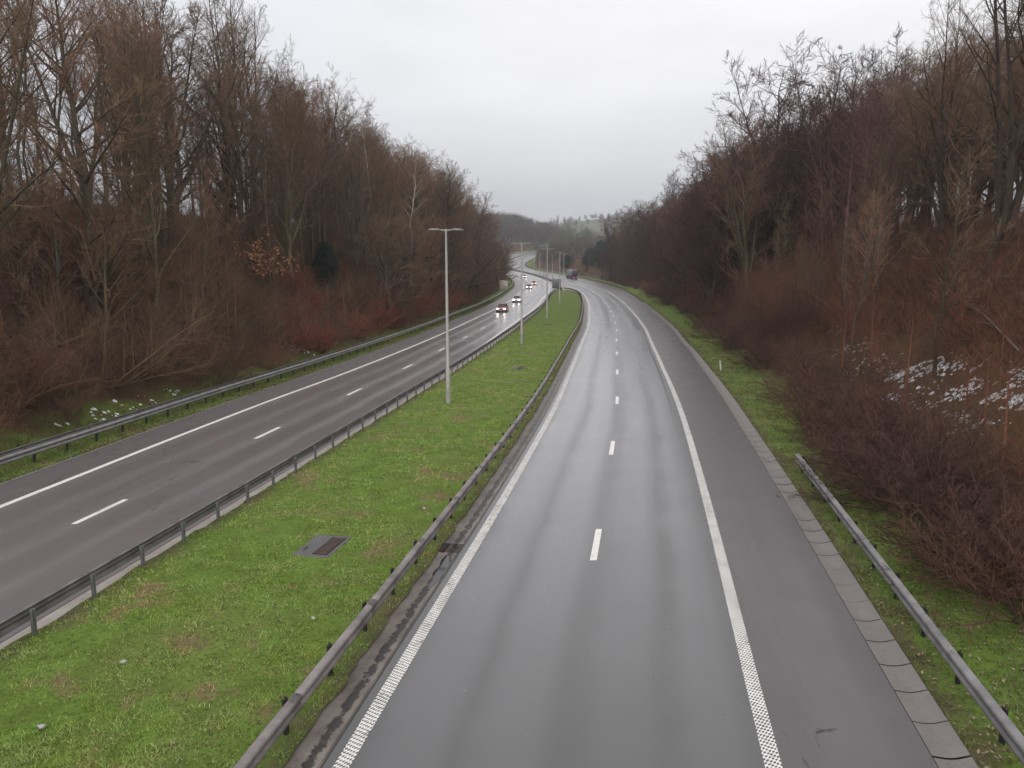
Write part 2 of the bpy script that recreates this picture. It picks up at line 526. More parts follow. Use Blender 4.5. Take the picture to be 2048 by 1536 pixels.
def blade_mat(name, a, b, dry, brown):
    m = M(name)
    r = m.n('ShaderNodeNewGeometry').outputs['Random Per Island']
    p = m.pos()
    c = m.mix(r, a, b)
    pt = m.rng(m.noise(.42, p, 5, .72), .39, .60)
    c = m.mix(m.ma('MULTIPLY', pt, m.rng(m.ma('FRACT', m.ma('MULTIPLY', r, 13.7)), .2, .9, .2, .9)), c, dry)
    pb = m.rng(m.noise(.45, p, 6, .75), .535, .62)
    c = m.mix(m.ma('MULTIPLY', pb, m.rng(m.ma('FRACT', m.ma('MULTIPLY', r, 29.1)), .3, .7, .0, 1)), c, brown)
    hv = m.noise(1.9, p, 4, .65)
    c = m.n('ShaderNodeHueSaturation', {'Color': c, 'Hue': m.rng(hv, .3, .7, .487, .517), 'Saturation': m.rng(m.noise(.8, p, 3), .3, .7, .84, 1.06), 'Value': m.rng(m.noise(3.3, p, 4, .7), .3, .7, .72, 1.28)}).outputs[0]
    return m.p(col=c, rough=.6, spec=.25).done()
M_blade = blade_mat('grass_blades', (.145, .260, .034), (.285, .41, .072), (.48, .45, .16), (.46, .31, .17))
M_blade_v = blade_mat('verge_grass_blades', (.090, .145, .028), (.170, .200, .056), (.25, .21, .085), (.22, .145, .075))
M_snow = simple('snow', (.82, .83, .85), .6, 0, .04, 3)
M_galv = simple('galvanised_steel', (.225, .215, .21), .55, .2, .3, 2.5)
M_galv_w = simple('weathered_steel', (.21, .185, .175), .6, .1, .45, 1.4)
M_joint = simple('rail_joint_steel', (.13, .115, .108), .65, .1, .4, 3)
M_galv_d = simple('dull_dark_steel', (.16, .148, .142), .6, .1, .35, 2.0)
M_yell = simple('yellowed_rail', (.62, .55, .33), .5, 0, .08)
M_post_shaded = simple('shaded_post_steel', (.030, .028, .028), .7, .1, .3)  # post steel with its shade painted in, hence near black
M_post_lit = simple('lit_post_steel', (.20, .205, .20), .55, .2, .2)  # same post steel, lighter colour standing in for light on the facing side
M_pole = simple('pole_paint', (.46, .44, .41), .45, .1, .10, 1.5)
M_lum = simple('luminaire_grey', (.38, .375, .37), .4, .2, .1)
M_lens = simple('lamp_lens', (.62, .62, .60), .25, 0, .05)
M_bar = simple('rusty_grate_bar', (.115, .080, .066), .65, .2, .3, 9)
M_iron = simple('cast_iron', (.045, .034, .031), .6, .3, .35, 9)
M_wood = simple('dead_wood', (.19, .15, .12), .85, 0, .35, 3)
M_white = simple('white_plastic', (.80, .80, .78), .4, 0, .06)
M_black = simple('black_plastic', (.02, .02, .022), .45, 0, .2)
M_rub = simple('tyre_rubber', (.018, .018, .019), .8, 0, .2)
M_rim = simple('alloy', (.40, .40, .41), .35, .7, .1)
M_litter = simple('white_litter', (.42, .41, .38), .7, 0, .25, 20)
M_bark1 = bark('bark_olive', (.072, .056, .034), (.150, .120, .078), (.098, .102, .036))
M_bark2 = bark('bark_dark', (.048, .034, .026), (.100, .074, .056), (.070, .074, .030), amt=.4)
M_bark3 = bark('bark_grey', (.095, .082, .066), (.16, .14, .115), (.09, .095, .05))
M_birch = bark('bark_birch', (.34, .32, .29), (.55, .53, .49))
M_twig1 = bark('twigs_brown', (0.148, 0.094, 0.060), (0.240, 0.158, 0.102), (0.150, 0.124, 0.058), (0.205, 0.102, 0.062), amt=.45)
M_twig2 = bark('twigs_dark_red', (.072, .037, .034), (.122, .066, .056), None, (.092, .038, .038))
M_shrub1 = bark('shrub_brown', (0.128, 0.075, 0.045), (0.215, 0.132, 0.081), (0.130, 0.105, 0.048), (0.165, 0.070, 0.042))
M_shrub4 = bark('sapling_russet', (0.100, 0.049, 0.029), (0.175, 0.088, 0.053), (0.100, 0.077, 0.035), (0.150, 0.055, 0.032))
M_shrub2 = bark('shrub_red', (.170, .050, .032), (.260, .086, .055))
M_shrub3 = bark('shrub_dark', (.072, .037, .031), (.120, .064, .050), None, (.130, .060, .036))
M_bramble = bark('bramble_stems', (0.105, 0.056, 0.035), (0.185, 0.103, 0.062), (0.080, 0.088, 0.030), amt=.5)
M_ever = simple('conifer_needles', (.020, .034, .020), .8, 0, .4, 2)
M_ivy = simple('ivy_leaves', (.040, .085, .022), .6, 0, .4, 2)
def leafmat(name, a, b):
    m = M(name)
    r = m.n('ShaderNodeNewGeometry').outputs['Random Per Island']
    return m.p(col=m.mix(r, a, b), rough=.7, spec=.3).done()
M_beech = leafmat('orange_beech_leaves', (.30, .12, .055), (.52, .26, .13))
M_farwood = leafmat('far_wood_twigs', (.070, .050, .042), (.118, .088, .070))
M_fargreen = leafmat('far_green_twigs', (.085, .100, .045), (.13, .14, .065))
M_fleaf = leafmat('fallen_leaf', (.10, .055, .035), (.36, .27, .19))
M_brleaf = leafmat('bramble_leaves', (.025, .040, .016), (.060, .075, .030))

# ------------------------------------------------------------------ ground sheet
def rows(a, b, near=2.0):
    out = [a]
    while out[-1] < b:
        y = out[-1]
        out.append(y + (near if y < 130 else (4 if y < 420 else (7 if y < 760 else 40))))
    return np.array(out)
GY = rows(-80, 3000, 1.6)
ol = np.r_[0, .03, .4, .8, 1.2, 1.8, 2.4, 3, 3.6, 4.2, np.arange(5, 40, 1.1), np.arange(40, 80, 4), np.arange(84, 200, 12), np.arange(210, 600, 40), np.arange(650, 1101, 90)]
lx = LA(np.minimum(GY, 720))[:, None] - ol[::-1][None]
rx = (RA(np.minimum(GY, 720)) + .7)[:, None] + ol[None]
mid = LA(np.minimum(GY, 720))[:, None] + (rx[:, :1] - lx[:, -1:]) * np.linspace(0, 1, 8)[None, 1:-1]
GX = np.concatenate([lx, mid, rx], 1)
GYY = np.broadcast_to(GY[:, None], GX.shape)
GZ = zterr(GX, GYY)
nl, nm, nr_ = lx.shape[1], mid.shape[1], rx.shape[1]
GZ[:, nl-1:nl+nm+1] = zroad(GY)[:, None] - .3
GZ[:, nl-2] = zroad(GY) - .03
GZ[:, nl+nm+1] = zroad(GY) - .012
U = np.concatenate([np.broadcast_to(ol[::-1], lx.shape), np.full(mid.shape, -3.), np.broadcast_to(ol, rx.shape)], 1)
fld = np.concatenate([np.broadcast_to(sstep(32, 42, ol[::-1]), lx.shape), np.zeros(mid.shape), np.broadcast_to(sstep(45, 60, ol), rx.shape)], 1)
fld = np.maximum(fld, sstep(720, 900, GYY))
nr0, nc0 = GX.shape
ii = (np.arange(nr0 - 1)[:, None] * nc0 + np.arange(nc0 - 1)[None]).ravel()
F4 = np.stack([ii, ii + 1, ii + nc0 + 1, ii + nc0], 1)
mesh_obj('ground', np.stack([GX, GYY, GZ], -1).reshape(-1, 3), [F4], M_ground, uv=np.stack([U, fld], -1).reshape(-1, 2), smooth=True, kind='structure')

# ------------------------------------------------------------------ roads, gutters and markings
def ribbon(name, fl, fr, Y, n, dz, mat, u0=None, kind='structure', jl=0, jr=0, jf=1.6, zfun=None, parent=None, smooth=True, **tags):
    Y = np.asarray(Y, float)
    a = fl(Y) + (jl * (fbm(Y * jf, 3.3, 7, 4) - .5) * 2 if jl else 0)
    b = fr(Y) + (jr * (fbm(Y * jf, 9.1, 8, 4) - .5) * 2 if jr else 0)
    if jf > 2:
        b = np.maximum(b, a + .002)
    t = np.linspace(0, 1, n + 1)
    X = a[:, None] + (b - a)[:, None] * t[None]
    YY = np.broadcast_to(Y[:, None], X.shape)
    Z = np.broadcast_to(zroad(Y)[:, None], X.shape) + dz
    if zfun is not None:
        Z = Z + zfun(X, YY, t[None])
    base = u0(Y)[:, None] if u0 is not None else a[:, None]
    uv = np.stack([X - base, YY], -1).reshape(-1, 2)
    k = n + 1
    i = (np.arange(len(Y) - 1)[:, None] * k + np.arange(n)[None]).ravel()
    F = np.stack([i, i + 1, i + k + 1, i + k], 1)
    tags.setdefault('kind', kind)
    return mesh_obj(name, np.stack([X, YY, Z], -1).reshape(-1, 3), [F], mat, parent, uv=uv, smooth=smooth, **tags)
RY = rows(-80, 718, 2.0)
ribbon('road', lambda Y: RL(Y) - .32, RA, RY, 12, 0, M_asph_r, RL)
ribbon('road', LA, lambda Y: LR(Y) + .32, RY, 12, 0, M_asph_l, lambda Y: LR(Y) - 7.55)
LY = rows(-80, 718, 1.5)
def line(name, f, w, mat, Y=LY):
    ribbon(name, lambda q: f(q) - w / 2, lambda q: f(q) + w / 2, Y, 1, .005, mat)
line('road_marking', RL, .29, M_paint_rib)
line('road_marking', RR, .30, M_paint_rib)
line('road_marking', LL, .26, M_paint)
line('road_marking', lambda Y: LR(Y) - .1 - .5 * sstep(62, 100, Y), .24, M_paint)
for f, y0, name in ((RD, 22.8, 'r'), (LD, 25.9, 'l')):
    y = y0 - 25.0
    while y < 640:
        m = (f(y + 1) - f(y - 1)) / 2
        dy = 1 / math.sqrt(1 + m * m)
        ln = np.linspace(y - 1.35 * dy, y + 1.35 * dy, 4)
        if y > 5:
            ribbon('road_marking', lambda q: f(q) - .1, lambda q: f(q) + .1, ln, 1, .005, M_paint)
        y += 12.6 * dy
ribbon('road_marking', lambda Y: RR(Y) - .50 + .2 * (fbm(Y * .12, 2, 17) - .5), lambda Y: RR(Y) - .50 + .2 * (fbm(Y * .12, 2, 17) - .5) + .11 * sstep(36, 70, Y) * (1 - sstep(120, 165, Y)) + .004, np.arange(36, 165, .3), 1, .0035, simple('tar_seam', (.026, .025, .025), .45), jl=.03, jr=.05, jf=2.5)
# pale concrete strip under the left median rail, worn channel beside the right carriageway
GYs = rows(-20, 238, .5)
ribbon('gutter', lambda Y: LR(Y) + .32, lambda Y: isl_left(Y) + .75, GYs, 3, -.012, M_conc_pale)
ribbon('gutter', lambda Y: np.minimum(isl_right(Y) + .1, RL(Y) - .9), lambda Y: RL(Y) - .32, GYs, 6, -.004, M_conc_wet,
       zfun=lambda X, Y, t: -.02 * np.sin(np.pi * np.clip((t - .45) / .5, 0, 1)) + .008 * (fbm(X * 4, Y * 2, 5) - .5))
ribbon('gutter', lambda Y: RL(Y) - .80, lambda Y: RL(Y) - .40, np.arange(-5, 120, .3), 2, .003, M_chan)
ribbon('gutter', lambda Y: RL(Y) - .37, lambda Y: RL(Y) - .325, np.arange(-5, 120, .12), 1, .004, M_silt_shade, jl=.02, jr=.0, jf=2.2)
ribbon('median_paving', lambda Y: LR(Y) + .32, lambda Y: RL(Y) - .32, rows(190, 718, 2), 3, -.02, M_conc_pale)
# shallow dished slabs along the hard shoulder
mb = MB()
y = -6.57
while y < 78:
    g = rng.choice([.012, .028, .045, .065], p=[.22, .26, .30, .22])
    ys = np.linspace(y + g / 2, y + 1.05 - g / 2, 3)
    t = np.linspace(0, 1, 9)
    prof = -.055 * np.sin(np.pi * t)**1.2 + .012 * t
    fade = max(0, (y - 55) / 23)
    tilt = rng.normal(0, .0015)
    V, k = [], 9
    for s_, yy in enumerate(ys):
        for tt, pz in zip(t, prof):
            V.append((RA(yy) + .012 + tt * .68 * (1 - .25 * fade * rng.random()), yy, .004 + pz + tilt * (s_ - 1)))
    for s_, yy in ((0, ys[0]), (2, ys[2])):
        for tt, pz in zip(t, prof):
            V.append((RA(yy) + .012 + tt * .68, yy, -.14))
    F = [[s_*k+j, s_*k+j+1, (s_+1)*k+j+1, (s_+1)*k+j] for s_ in range(2) for j in range(8)]
    mb.add(V, [F])
    y += 1.05
mb.obj('gutter', M_conc, kind='structure')
ribbon('gutter', lambda Y: RA(Y) - .02, lambda Y: RA(Y) + .72, rows(-8, 80, 1), 1, -.055, M_silt_shade, zfun=lambda X, Y, t: -.06)  # silt under the slabs, blackened in place of the shade inside their joints
ribbon('gutter', lambda Y: RA(Y) - .01, lambda Y: RA(Y) + .50, np.arange(78, 165, .4), 2, .004, M_conc, jr=.16)
# thin pale kerb along the left hard shoulder
ribbon('kerb', lambda Y: LA(Y) - .16, LA, rows(-20, 420, 1.0), 2, .012, M_conc, jl=.05)

# ------------------------------------------------------------------ grass
MY = rows(-20, 236.4, 1.0)
def medz(X, Y, t):
    e = np.minimum(X - isl_left(Y), isl_right(Y) + .45 - X)
    return .03 + .10 * sstep(.2, 2.6, e) + .05 * (fbm(X * 1.2, Y * 1.2, 21) - .5) * sstep(0, .6, e)
a_ = lambda Y: isl_left(Y) - .14 + .16 * (fbm(Y * 1.1, .5, 31) - .5) * 2
b_ = lambda Y: np.minimum(isl_right(Y) + .42, RL(Y) - .95) + .12 * (fbm(Y * 1.3, 5.5, 32) - .5) * 2
MYd = np.unique(np.r_[rows(-20, 70, .35), MY[MY > 70], np.linspace(225, 236.9, 20)])
MYd = MYd[MYd < 237]
X0, X1 = a_(MYd), np.maximum(b_(MYd), a_(MYd) + .02)
t = np.linspace(0, 1, 25)
XX = X0[:, None] + (X1 - X0)[:, None] * t
YY = np.broadcast_to(MYd[:, None], XX.shape)
ZZ = medz(XX, YY, t)
uu = -np.minimum(XX - X0[:, None], (X1[:, None] - XX)) 
i = (np.arange(len(MYd) - 1)[:, None] * 25 + np.arange(24)[None]).ravel()
mesh_obj('ground', np.stack([XX, YY, ZZ], -1).reshape(-1, 3), [np.stack([i, i+1, i+26, i+25], 1)], M_ground,
         uv=np.stack([uu, uu * 0], -1).reshape(-1, 2), smooth=True, kind='structure')

def blades(name, X, Y, Z, h, mat, label):
    n = len(X)
    a = rng.random(n) * 2 * np.pi
    w = (.006 + .007 * rng.random(n)) * (1 + np.clip(Y - 14, 0, 80) / 26)
    lean = rng.normal(0, .8, (n, 2)) * h[:, None]
    d = np.stack([np.cos(a), np.sin(a)], 1) * w[:, None]
    B = np.stack([X, Y, Z - .01], 1)
    V = np.stack([B + np.c_[d, d[:, 0] * 0], B - np.c_[d, d[:, 0] * 0],
                  B + np.c_[lean, h + .01]], 1).reshape(-1, 3)
    F = np.arange(n * 3).reshape(n, 3)
    return mesh_obj(name, V, [F], mat, kind='stuff', label=label, cat='grass')
n = 430000
Y = 10.5 + (125 - 10.5) * rng.random(n)**2.1
lo, hi = a_(Y) + .02, b_(Y) - .02
X = lo + (hi - lo) * rng.random(n)
bare = fbm(X * .9, Y * .9, 44)
clump = fbm(X * 5.5, Y * 5.5, 46, 2)
keep = (rng.random(n) < np.clip((.70 - bare) * 6, .12, 1) * np.clip((clump - .28) * 5, .2, 1) * (1 - sstep(55, 122, Y))) & (np.abs(X / Y) < .75)
sx, sy = X + 5.72, Y - 22.15
cu, su = math.cos(R(-12)), math.sin(R(-12))
keep &= ~((np.abs(sx * cu + sy * su) < .50 + .14 * rng.random(n)) & (np.abs(-sx * su + sy * cu) < .80 + .14 * rng.random(n)))
X, Y = X[keep], Y[keep]
h = (.022 + .038 * rng.random(len(X))) * (.5 + .9 * fbm(X * 1.5, Y * 1.5, 45)) * (.5 + 1.0 * fbm(X * 5.5, Y * 5.5, 46, 2))
blades('grass', X, Y, medz(X, Y, 0), h, M_blade, 'short green winter grass with brown patches on the wide central reservation')
n = 120000
Y = 11 + (120 - 11) * rng.random(n)**1.8
X = RA(Y) + .72 + rng.random(n)**1.15 * (4.8 + 1.0 * (fbm(Y * .3, 2, 51) - .5))
keep = (np.abs(X / Y) < .75) & (rng.random(n) < np.clip((.66 - fbm(X * 1.1, Y * 1.1, 52)) * 6, .1, 1) * np.clip(.35 + .3 * (X - RA(Y) - .7), 0, 1) * (1 - sstep(60, 118, Y)))
X, Y = X[keep], Y[keep]
h = (.04 + .09 * rng.random(len(X))) * (.5 + 1.1 * fbm(X * .9, Y * .9, 53))
blades('grass', X, Y, zterr(X, Y), h, M_blade_v, 'patchy green and yellow verge grass beside the right hard shoulder')
n = 5200
Y = 11.5 + (70 - 11.5) * rng.random(n)**1.6
X = RA(Y) + .75 + rng.random(n) * 5.2
q = .020 + .035 * rng.random(n)
P = np.stack([X, Y, zterr(X, Y) + .02 + .05 * rng.random(n)], 1)
ax = rng.normal(size=(n, 3)) * [1, 1, .35]
ax /= np.linalg.norm(ax, axis=1, keepdims=True)
bx = np.cross(ax, [0, 0, 1.]) * .6
V = np.stack([P - ax * q[:, None], P + bx * q[:, None], P + ax * q[:, None] + [0, 0, .01], P - bx * q[:, None]], 1).reshape(-1, 3)
mesh_obj('fallen_leaves', V, [np.arange(4 * n).reshape(n, 4)], M_fleaf, kind='stuff', label='pale and brown fallen leaves scattered over the right verge', cat='leaves')
n = 60000
Y = 24 + (170 - 24) * rng.random(n)**1.5
X = LA(Y) - .16 - rng.random(n)**1.2 * 3.6
keep = (rng.random(n) < np.clip((.74 - fbm(X * 1.1, Y * 1.1, 55)) * 6, .1, 1))
X, Y = X[keep], Y[keep]
h = (.05 + .10 * rng.random(len(X))) * (.5 + 1.1 * fbm(X * .9, Y * .9, 56))
blades('grass', X, Y, zterr(X, Y), h, M_blade_v, 'thin brownish green grass strip along the left guardrail')

# ------------------------------------------------------------------ guardrails and barrier
WP = [(0, .0), (.07, -.01), (.13, .02), (.15, .06), (.14, .105), (.075, .14), (.075, .165), (.14, .195), (.155, .235), (.15, .272), (.125, .297), (0, .312)]
WB = [(x - .012, z) for x, z in WP]
WPROF = WP + [(max(x - .014, -.008), z) for x, z in WP[::-1]]
def sweep(P, prof, side, closed=True):
    P = np.asarray(P, float)
    T = np.gradient(P, axis=0)
    N = np.stack([T[:, 1], -T[:, 0], T[:, 0] * 0], 1)
    N /= np.linalg.norm(N, axis=1, keepdims=True)
    pr = np.asarray(prof)
    V = P[:, None] + N[:, None] * (pr[None, :, :1] * side) + np.array([0, 0, 1.])[None, None] * pr[None, :, 1:]
    k = len(pr)
    j = np.arange(k if closed else k - 1)
    i = np.arange(len(P) - 1)[:, None] * k
    F = np.stack([i + j, i + (j + 1) % k, i + k + (j + 1) % k, i + k + j], -1).reshape(-1, 4)
    return V.reshape(-1, 3), F
def path(fx, Y, z=0.0):
    Y = np.asarray(Y, float)
    return np.stack([fx(Y), Y, zroad(Y) + z], 1)
def cpost(x, y, z, h, ang, w=.11, d=.065):
    m = MB()
    t = .012
    poly = [(-w/2, 0), (w/2, 0), (w/2, d), (w/2 - t, d), (w/2 - t, t), (-w/2 + t, t), (-w/2 + t, d), (-w/2, d)]
    ca, sa = math.cos(ang), math.sin(ang)
    m.prism([(x + a * ca - b * sa, y + a * sa + b * ca) for a, b in poly], 'z', z - .15, z + h)
    return m
def guardrail(label, fx, Y0, Y1, side, mrail, mpost, zt=.45, post_off=.0, step=2.0, rear=None, dense=None, phase=0.0, ph=.70):
    root = empty('guardrail', (float(fx(max(Y0, 5))), max(Y0, 5), 0), label, 'guardrail')
    off = np.array(root.location)
    Y = np.arange(Y0, Y1 + .01, 1.0) if dense is None else dense
    P = path(fx, Y, zt) - off
    V, F = sweep(P, WPROF, side)
    mesh_obj('rail', V, [F], mrail, root, smooth=False)
    # overlapping joints every four metres with bolt heads
    for yy in np.arange(Y0 + phase, min(Y1, 110), 4.0):
        mb = MB()
        Q = path(fx, [yy - .16, yy, yy + .16], zt) - off
        V, F = sweep(Q, [(x + .006 if x > .02 else x, z) for x, z in WP], side, False)
        mb.add(V, [F])
        for dy in (-.1, .1):
            c = path(fx, [yy + dy], zt)[0] - off
            mb.box(c[0] + side*.08 - .015, c[0] + side*.08 + .015, c[1] - .015, c[1] + .015, c[2] + .295, c[2] + .325, .006)
        mb.obj('rail_joint', M_joint if mrail is not M_galv else mrail, root)
    if rear:
        fr_, y1 = rear
        P = path(fr_, np.arange(Y0, y1, 1.0), zt + .02) - off
        V, F = sweep(P, WPROF, -side)
        mesh_obj('rear_rail', V, [F], mrail, root)
        for yy in np.arange(Y0 + phase, y1, 2.0):
            mb = MB()
            a, b = path(fx, [yy], zt + .14)[0] - off, path(fr_, [yy], zt + .14)[0] - off
            mb.box(min(a[0], b[0]), max(a[0], b[0]), yy - off[1] - .05, yy - off[1] + .05, a[2], a[2] + .09, .01)
            mb.obj('spacer', mpost, root)
    ys = np.arange(Y0 + phase, Y1, step)
    rest = MB()
    for k, yy in enumerate(ys):
        sl = float(fx(yy + .5) - fx(yy - .5))
        x = float(fx(yy)) - side * (.05 + post_off)
        z = float(zroad(yy)) 
        m = cpost(x - off[0], yy - off[1], z - off[2], ph, math.pi/2 - math.atan(sl) + (math.pi if side < 0 else 0))
        if k < 100:
            m.obj('post', mpost, root)
        else:
            rest.v += m.v
            for q, f in m.f.items():
                rest.f.setdefault(q, []).extend([g + rest.n for g in f])
            rest.n += m.n
    if rest.n:
        rest.obj('post', mpost, root, kind='stuff')
    return root
tipY = np.unique(np.r_[np.arange(8, 190, 1.0), 196 + (TIP - 196) * (1 - (1 - np.linspace(0, 1, 60))**2.2)])
guardrail('weathered steel guardrail on black shade-toned posts between the grass reservation and the right carriageway',
          lambda Y: isl_right(Y) + .15, 8, 236, 1, M_galv_w, M_post_shaded, zt=.44, ph=.73, post_off=.03, dense=tipY[tipY < 236.95], phase=.95 + .0)
guardrail('steel guardrail seen from behind on grey lit-toned posts between the reservation and the left carriageway',
          lambda Y: isl_left(Y) - .12, 14, 236, -1, M_galv_d, M_post_lit, zt=.36, post_off=.04, dense=tipY[(tipY < 236.95) & (tipY > 13)], phase=.75, ph=.66)
guardrail('double galvanised guardrail on the grass strip left of the oncoming carriageway',
          lambda Y: LA(Y) - 1.1, 22, 400, 1, M_galv, M_post_shaded, zt=.43, rear=(lambda Y: LA(Y) - 1.55, 84), phase=.3)
guardrail('short galvanised guardrail with a free end on the verge right of the hard shoulder',
          lambda Y: RA(Y) + 1.25, 6.7, 31.6, 1 if False else -1, M_galv, M_post_shaded, zt=.46, post_off=.06, phase=0.)
guardrail('distant guardrail curving along the foot of the right wood behind the lorry',
          lambda Y: RA(Y) + 1.0, 236, 520, -1, M_galv_w, M_post_shaded, zt=.45, step=4.0)
guardrail('pale yellowish guardrail at the very top of the far bend', lambda Y: LA(Y) - 1.0, 585, 690, 1, M_yell, M_post_shaded, zt=.5, step=4.0, ph=.8)
BYs = np.r_[np.arange(237.2, 430, 2.0), np.arange(430, 716, 4.0)]
V, F = sweep(path(lambda Y: np.where(Y < 300, 15.2 + (BAR(Y) - 15.2) * sstep(237, 300, Y), BAR(Y)), BYs, -.05),
             [(-.30, 0), (-.30, .1), (-.14, .32), (-.09, .86), (.09, .86), (.14, .32), (.30, .1), (.30, 0)], 1)
o = mesh_obj('median_barrier', V, [F], M_barrier, label='dark concrete barrier dividing the two carriageways beyond the tip of the grass', cat='barrier')

# ------------------------------------------------------------------ drains, puddle, marker post, litter
def drain(loc, rz, label, slab=True, w=1.15, l=1.75):
    r = empty('drain', loc, label, 'drain', rz=rz)
    if slab:
        m = MB().box(-w/2, w/2, -l/2, l/2, -.1, .012, .012)
        m.obj('concrete_slab', M_slab, r)
        MB().box(-w*.36, -w*.30, -l*.28, -l*.10,   .014, .018).obj('lifting_slot', M_iron, r)
        x0, x1, y0, y1, z = w*.02, w*.40, -l*.40, l*.40, .014
    else:
        m = MB().box(-w/2, w/2, -l/2, l/2, -.1, -.012, .012)
        m.obj('concrete_frame', M_conc, r)
        x0, x1, y0, y1, z = -w*.38, w*.42, -l*.36, l*.36, -.009
    g = MB()
    g.box(x0, x1, y0, y1, z - .0, z + .003)
    g.box(x0, x0 + .03, y0, y1, z + .004, z + .025)
    g.box(x1 - .03, x1, y0, y1, z + .004, z + .025)
    g.obj('grate_frame', M_iron, r)
    g = MB()
    nb = int((y1 - y0) / .09)
    for k in range(nb):
        yy = y0 + (k + .5) * (y1 - y0) / nb
        g.box(x0 + .03, x1 - .03, yy - .017, yy + .017, z + .006, z + .024)
    g.obj('grate', M_bar if slab else M_iron, r)
    return r
md = lambda x, y: float(medz(np.array([x]), np.array([y]), 0)[0])
drain((-5.72, 22.15, md(-5.72, 22.15) + .0), R(-12), 'concrete drain slab with a rusty grate in the near grass of the reservation')
drain((.45, 61.3, md(.45, 61.3)), R(-12), 'small pale drain slab in the grass beyond the first lamp post')
drain((4.75, 104.5, md(4.75, 104.5) - .01), R(-80), 'dark drain cover in the grass near the third lamp post')
drain((-1.88, 22.3, .0), R(-10), 'iron gutter grate beside the white line of the right carriageway', slab=False, w=.80, l=1.05)
# puddle: shallow standing water in the channel just before the grate
m = M('water')
m.p(col=(.030, .030, .032), rough=.04, spec=.5)
M_water = m.done()
ys = np.linspace(19.2, 21.65, 24)
w0 = RL(ys) - .70 + .16 * (1 - sstep(19.2, 20.6, ys)) + .03 * np.sin(ys * 7)
w1 = RL(ys) - .42 - .10 * (1 - sstep(19.2, 20.2, ys)) + .012 * np.sin(ys * 11)
V = np.concatenate([np.stack([w0, ys, ys*0 + .009], 1), np.stack([w1, ys, ys*0 + .009], 1)])
i = np.arange(23)
mesh_obj('puddle', V, [np.stack([i, i+24, i+25, i+1], 1)], M_water, kind='structure')
r = empty('marker_post', (16.62, 60.6, float(zterr(16.62, 60.6))), 'white plastic marker post leaning on the right verge', 'marker post')
r.rotation_euler = (0, R(-7), 0)
MB().prism([(-.06, -.04), (.06, -.04), (.05, .03), (0, .055), (-.05, .03)], 'z', -.1, .82).obj('post_body', M_white, r)
MB().box(-.035, .035, -.046, -.040, .58, .70).obj('reflector', simple('reflector', (.55, .54, .5), .2), r)
for (x, y, s, lab) in ((-8.25, 15.2, .085, 'crumpled white paper scrap in the near left grass by the rail'),
                       (-3.05, 25.6, .07, 'pale pinkish scrap of litter in the grass behind the right median rail'),
                       (-4.75, 17.3, .06, 'small white scrap in the grass below the big drain slab'),
                       (-8.6, 12.9, .085, 'white wad of paper at the bottom left of the grass')):
    m = MB()
    a = np.linspace(0, 2*np.pi, 9)[:-1]
    rr = s * (.6 + .6 * rng.random(8))
    V = [(q*math.cos(b), q*math.sin(b)*.6, .015 + .04*rng.random()) for q, b in zip(rr, a)] + [(0, 0, .07)] + [(q*math.cos(b)*.9, q*math.sin(b)*.5, 0) for q, b in zip(rr, a)]
    m.add(V, [[[k, (k+1) % 8, 8] for k in range(8)]])
    m.add(V, [[[9+k, 9+(k+1) % 8, (k+1) % 8, k] for k in range(8)]])
    o = m.obj('litter', M_litter, label=lab, cat='litter')
    o.location = (x, y, md(x, y) + .05)
# forked twig lying on the hard shoulder
m = MB()
m.tube([(-.22, -.03, .012), (-.05, .02, .02), (.22, .08, .012)], [.008, .007, .003], 5)
m.tube([(-.05, .02, .02), (-.18, .10, .012)], [.006, .002], 5)
m.tube([(.05, .045, .02), (.1, -.04, .012)], [.005, .002], 5)
o = m.obj('fallen_twig', M_bark2, label='dark forked twig lying on the right hard shoulder', cat='twig')
o.location = (5.83, 13.05, .0)

# ------------------------------------------------------------------ lamp posts
PH = 10.35
def lamp_parts():
    d = {}
    d['pole'] = MB().tube([(0, 0, -.1), (0, 0, 2.15), (0, 0, 2.2), (0, 0, PH)], [.14, .13, .105, .058], 12).data('pole', M_pole, True)
    m = MB()
    m.box(-.055, .055, -.132, -.118, .55, 1.15, .004)
    d['door'] = m.data('door', M_pole)
    d['base_plate'] = MB().box(-.2, .2, -.2, .2, -.02, .03, .01).data('base_plate', M_lum)
    m = MB()
    m.tube([(-.42, 0, PH - .02), (0, 0, PH - .06), (.42, 0, PH - .02)], [.03, .038, .03], 8)
    m.tube([(0, 0, PH - .22), (0, 0, PH + .03)], [.065, .06], 10)
    d['cross_arm'] = m.data('cross_arm', M_pole)
    for s, nm in ((-1, 'a'), (1, 'b')):
        m = MB()
        x0, x1 = (.36, .98)
        m.prism([(s*x0, -.10), (s*x1, -.15), (s*(x1+.05), 0), (s*x1, .15), (s*x0, .10)][::s], 'z', PH - .035, PH + .025)
        m.prism([(s*(x0+.05), -.07), (s*(x1-.12), -.08), (s*(x1-.12), .08), (s*(x0+.05), .07)][::s], 'z', PH + .026, PH + .06)
        d['lum' + nm] = m.data('luminaire', M_lum)
        d['len' + nm] = MB().box(min(s*.5, s*.94), max(s*.5, s*.94), -.11, .11, PH - .045, PH - .036).data('lens', M_lens)
    return d
LP = lamp_parts()
def lamp_post(x, y, z, rz, label):
    r = empty('lamp_post', (x, y, z), label, 'lamp post', 'lamp posts along the motorway', rz)
    for k in ('pole', 'door', 'base_plate', 'cross_arm'):
        put(bpy.data.objects.new(k, LP[k]), r)
    for a in 'ab':
        l = put(bpy.data.objects.new('luminaire', LP['lum' + a]), r)
        put(bpy.data.objects.new('lens', LP['len' + a]), l)
    return r
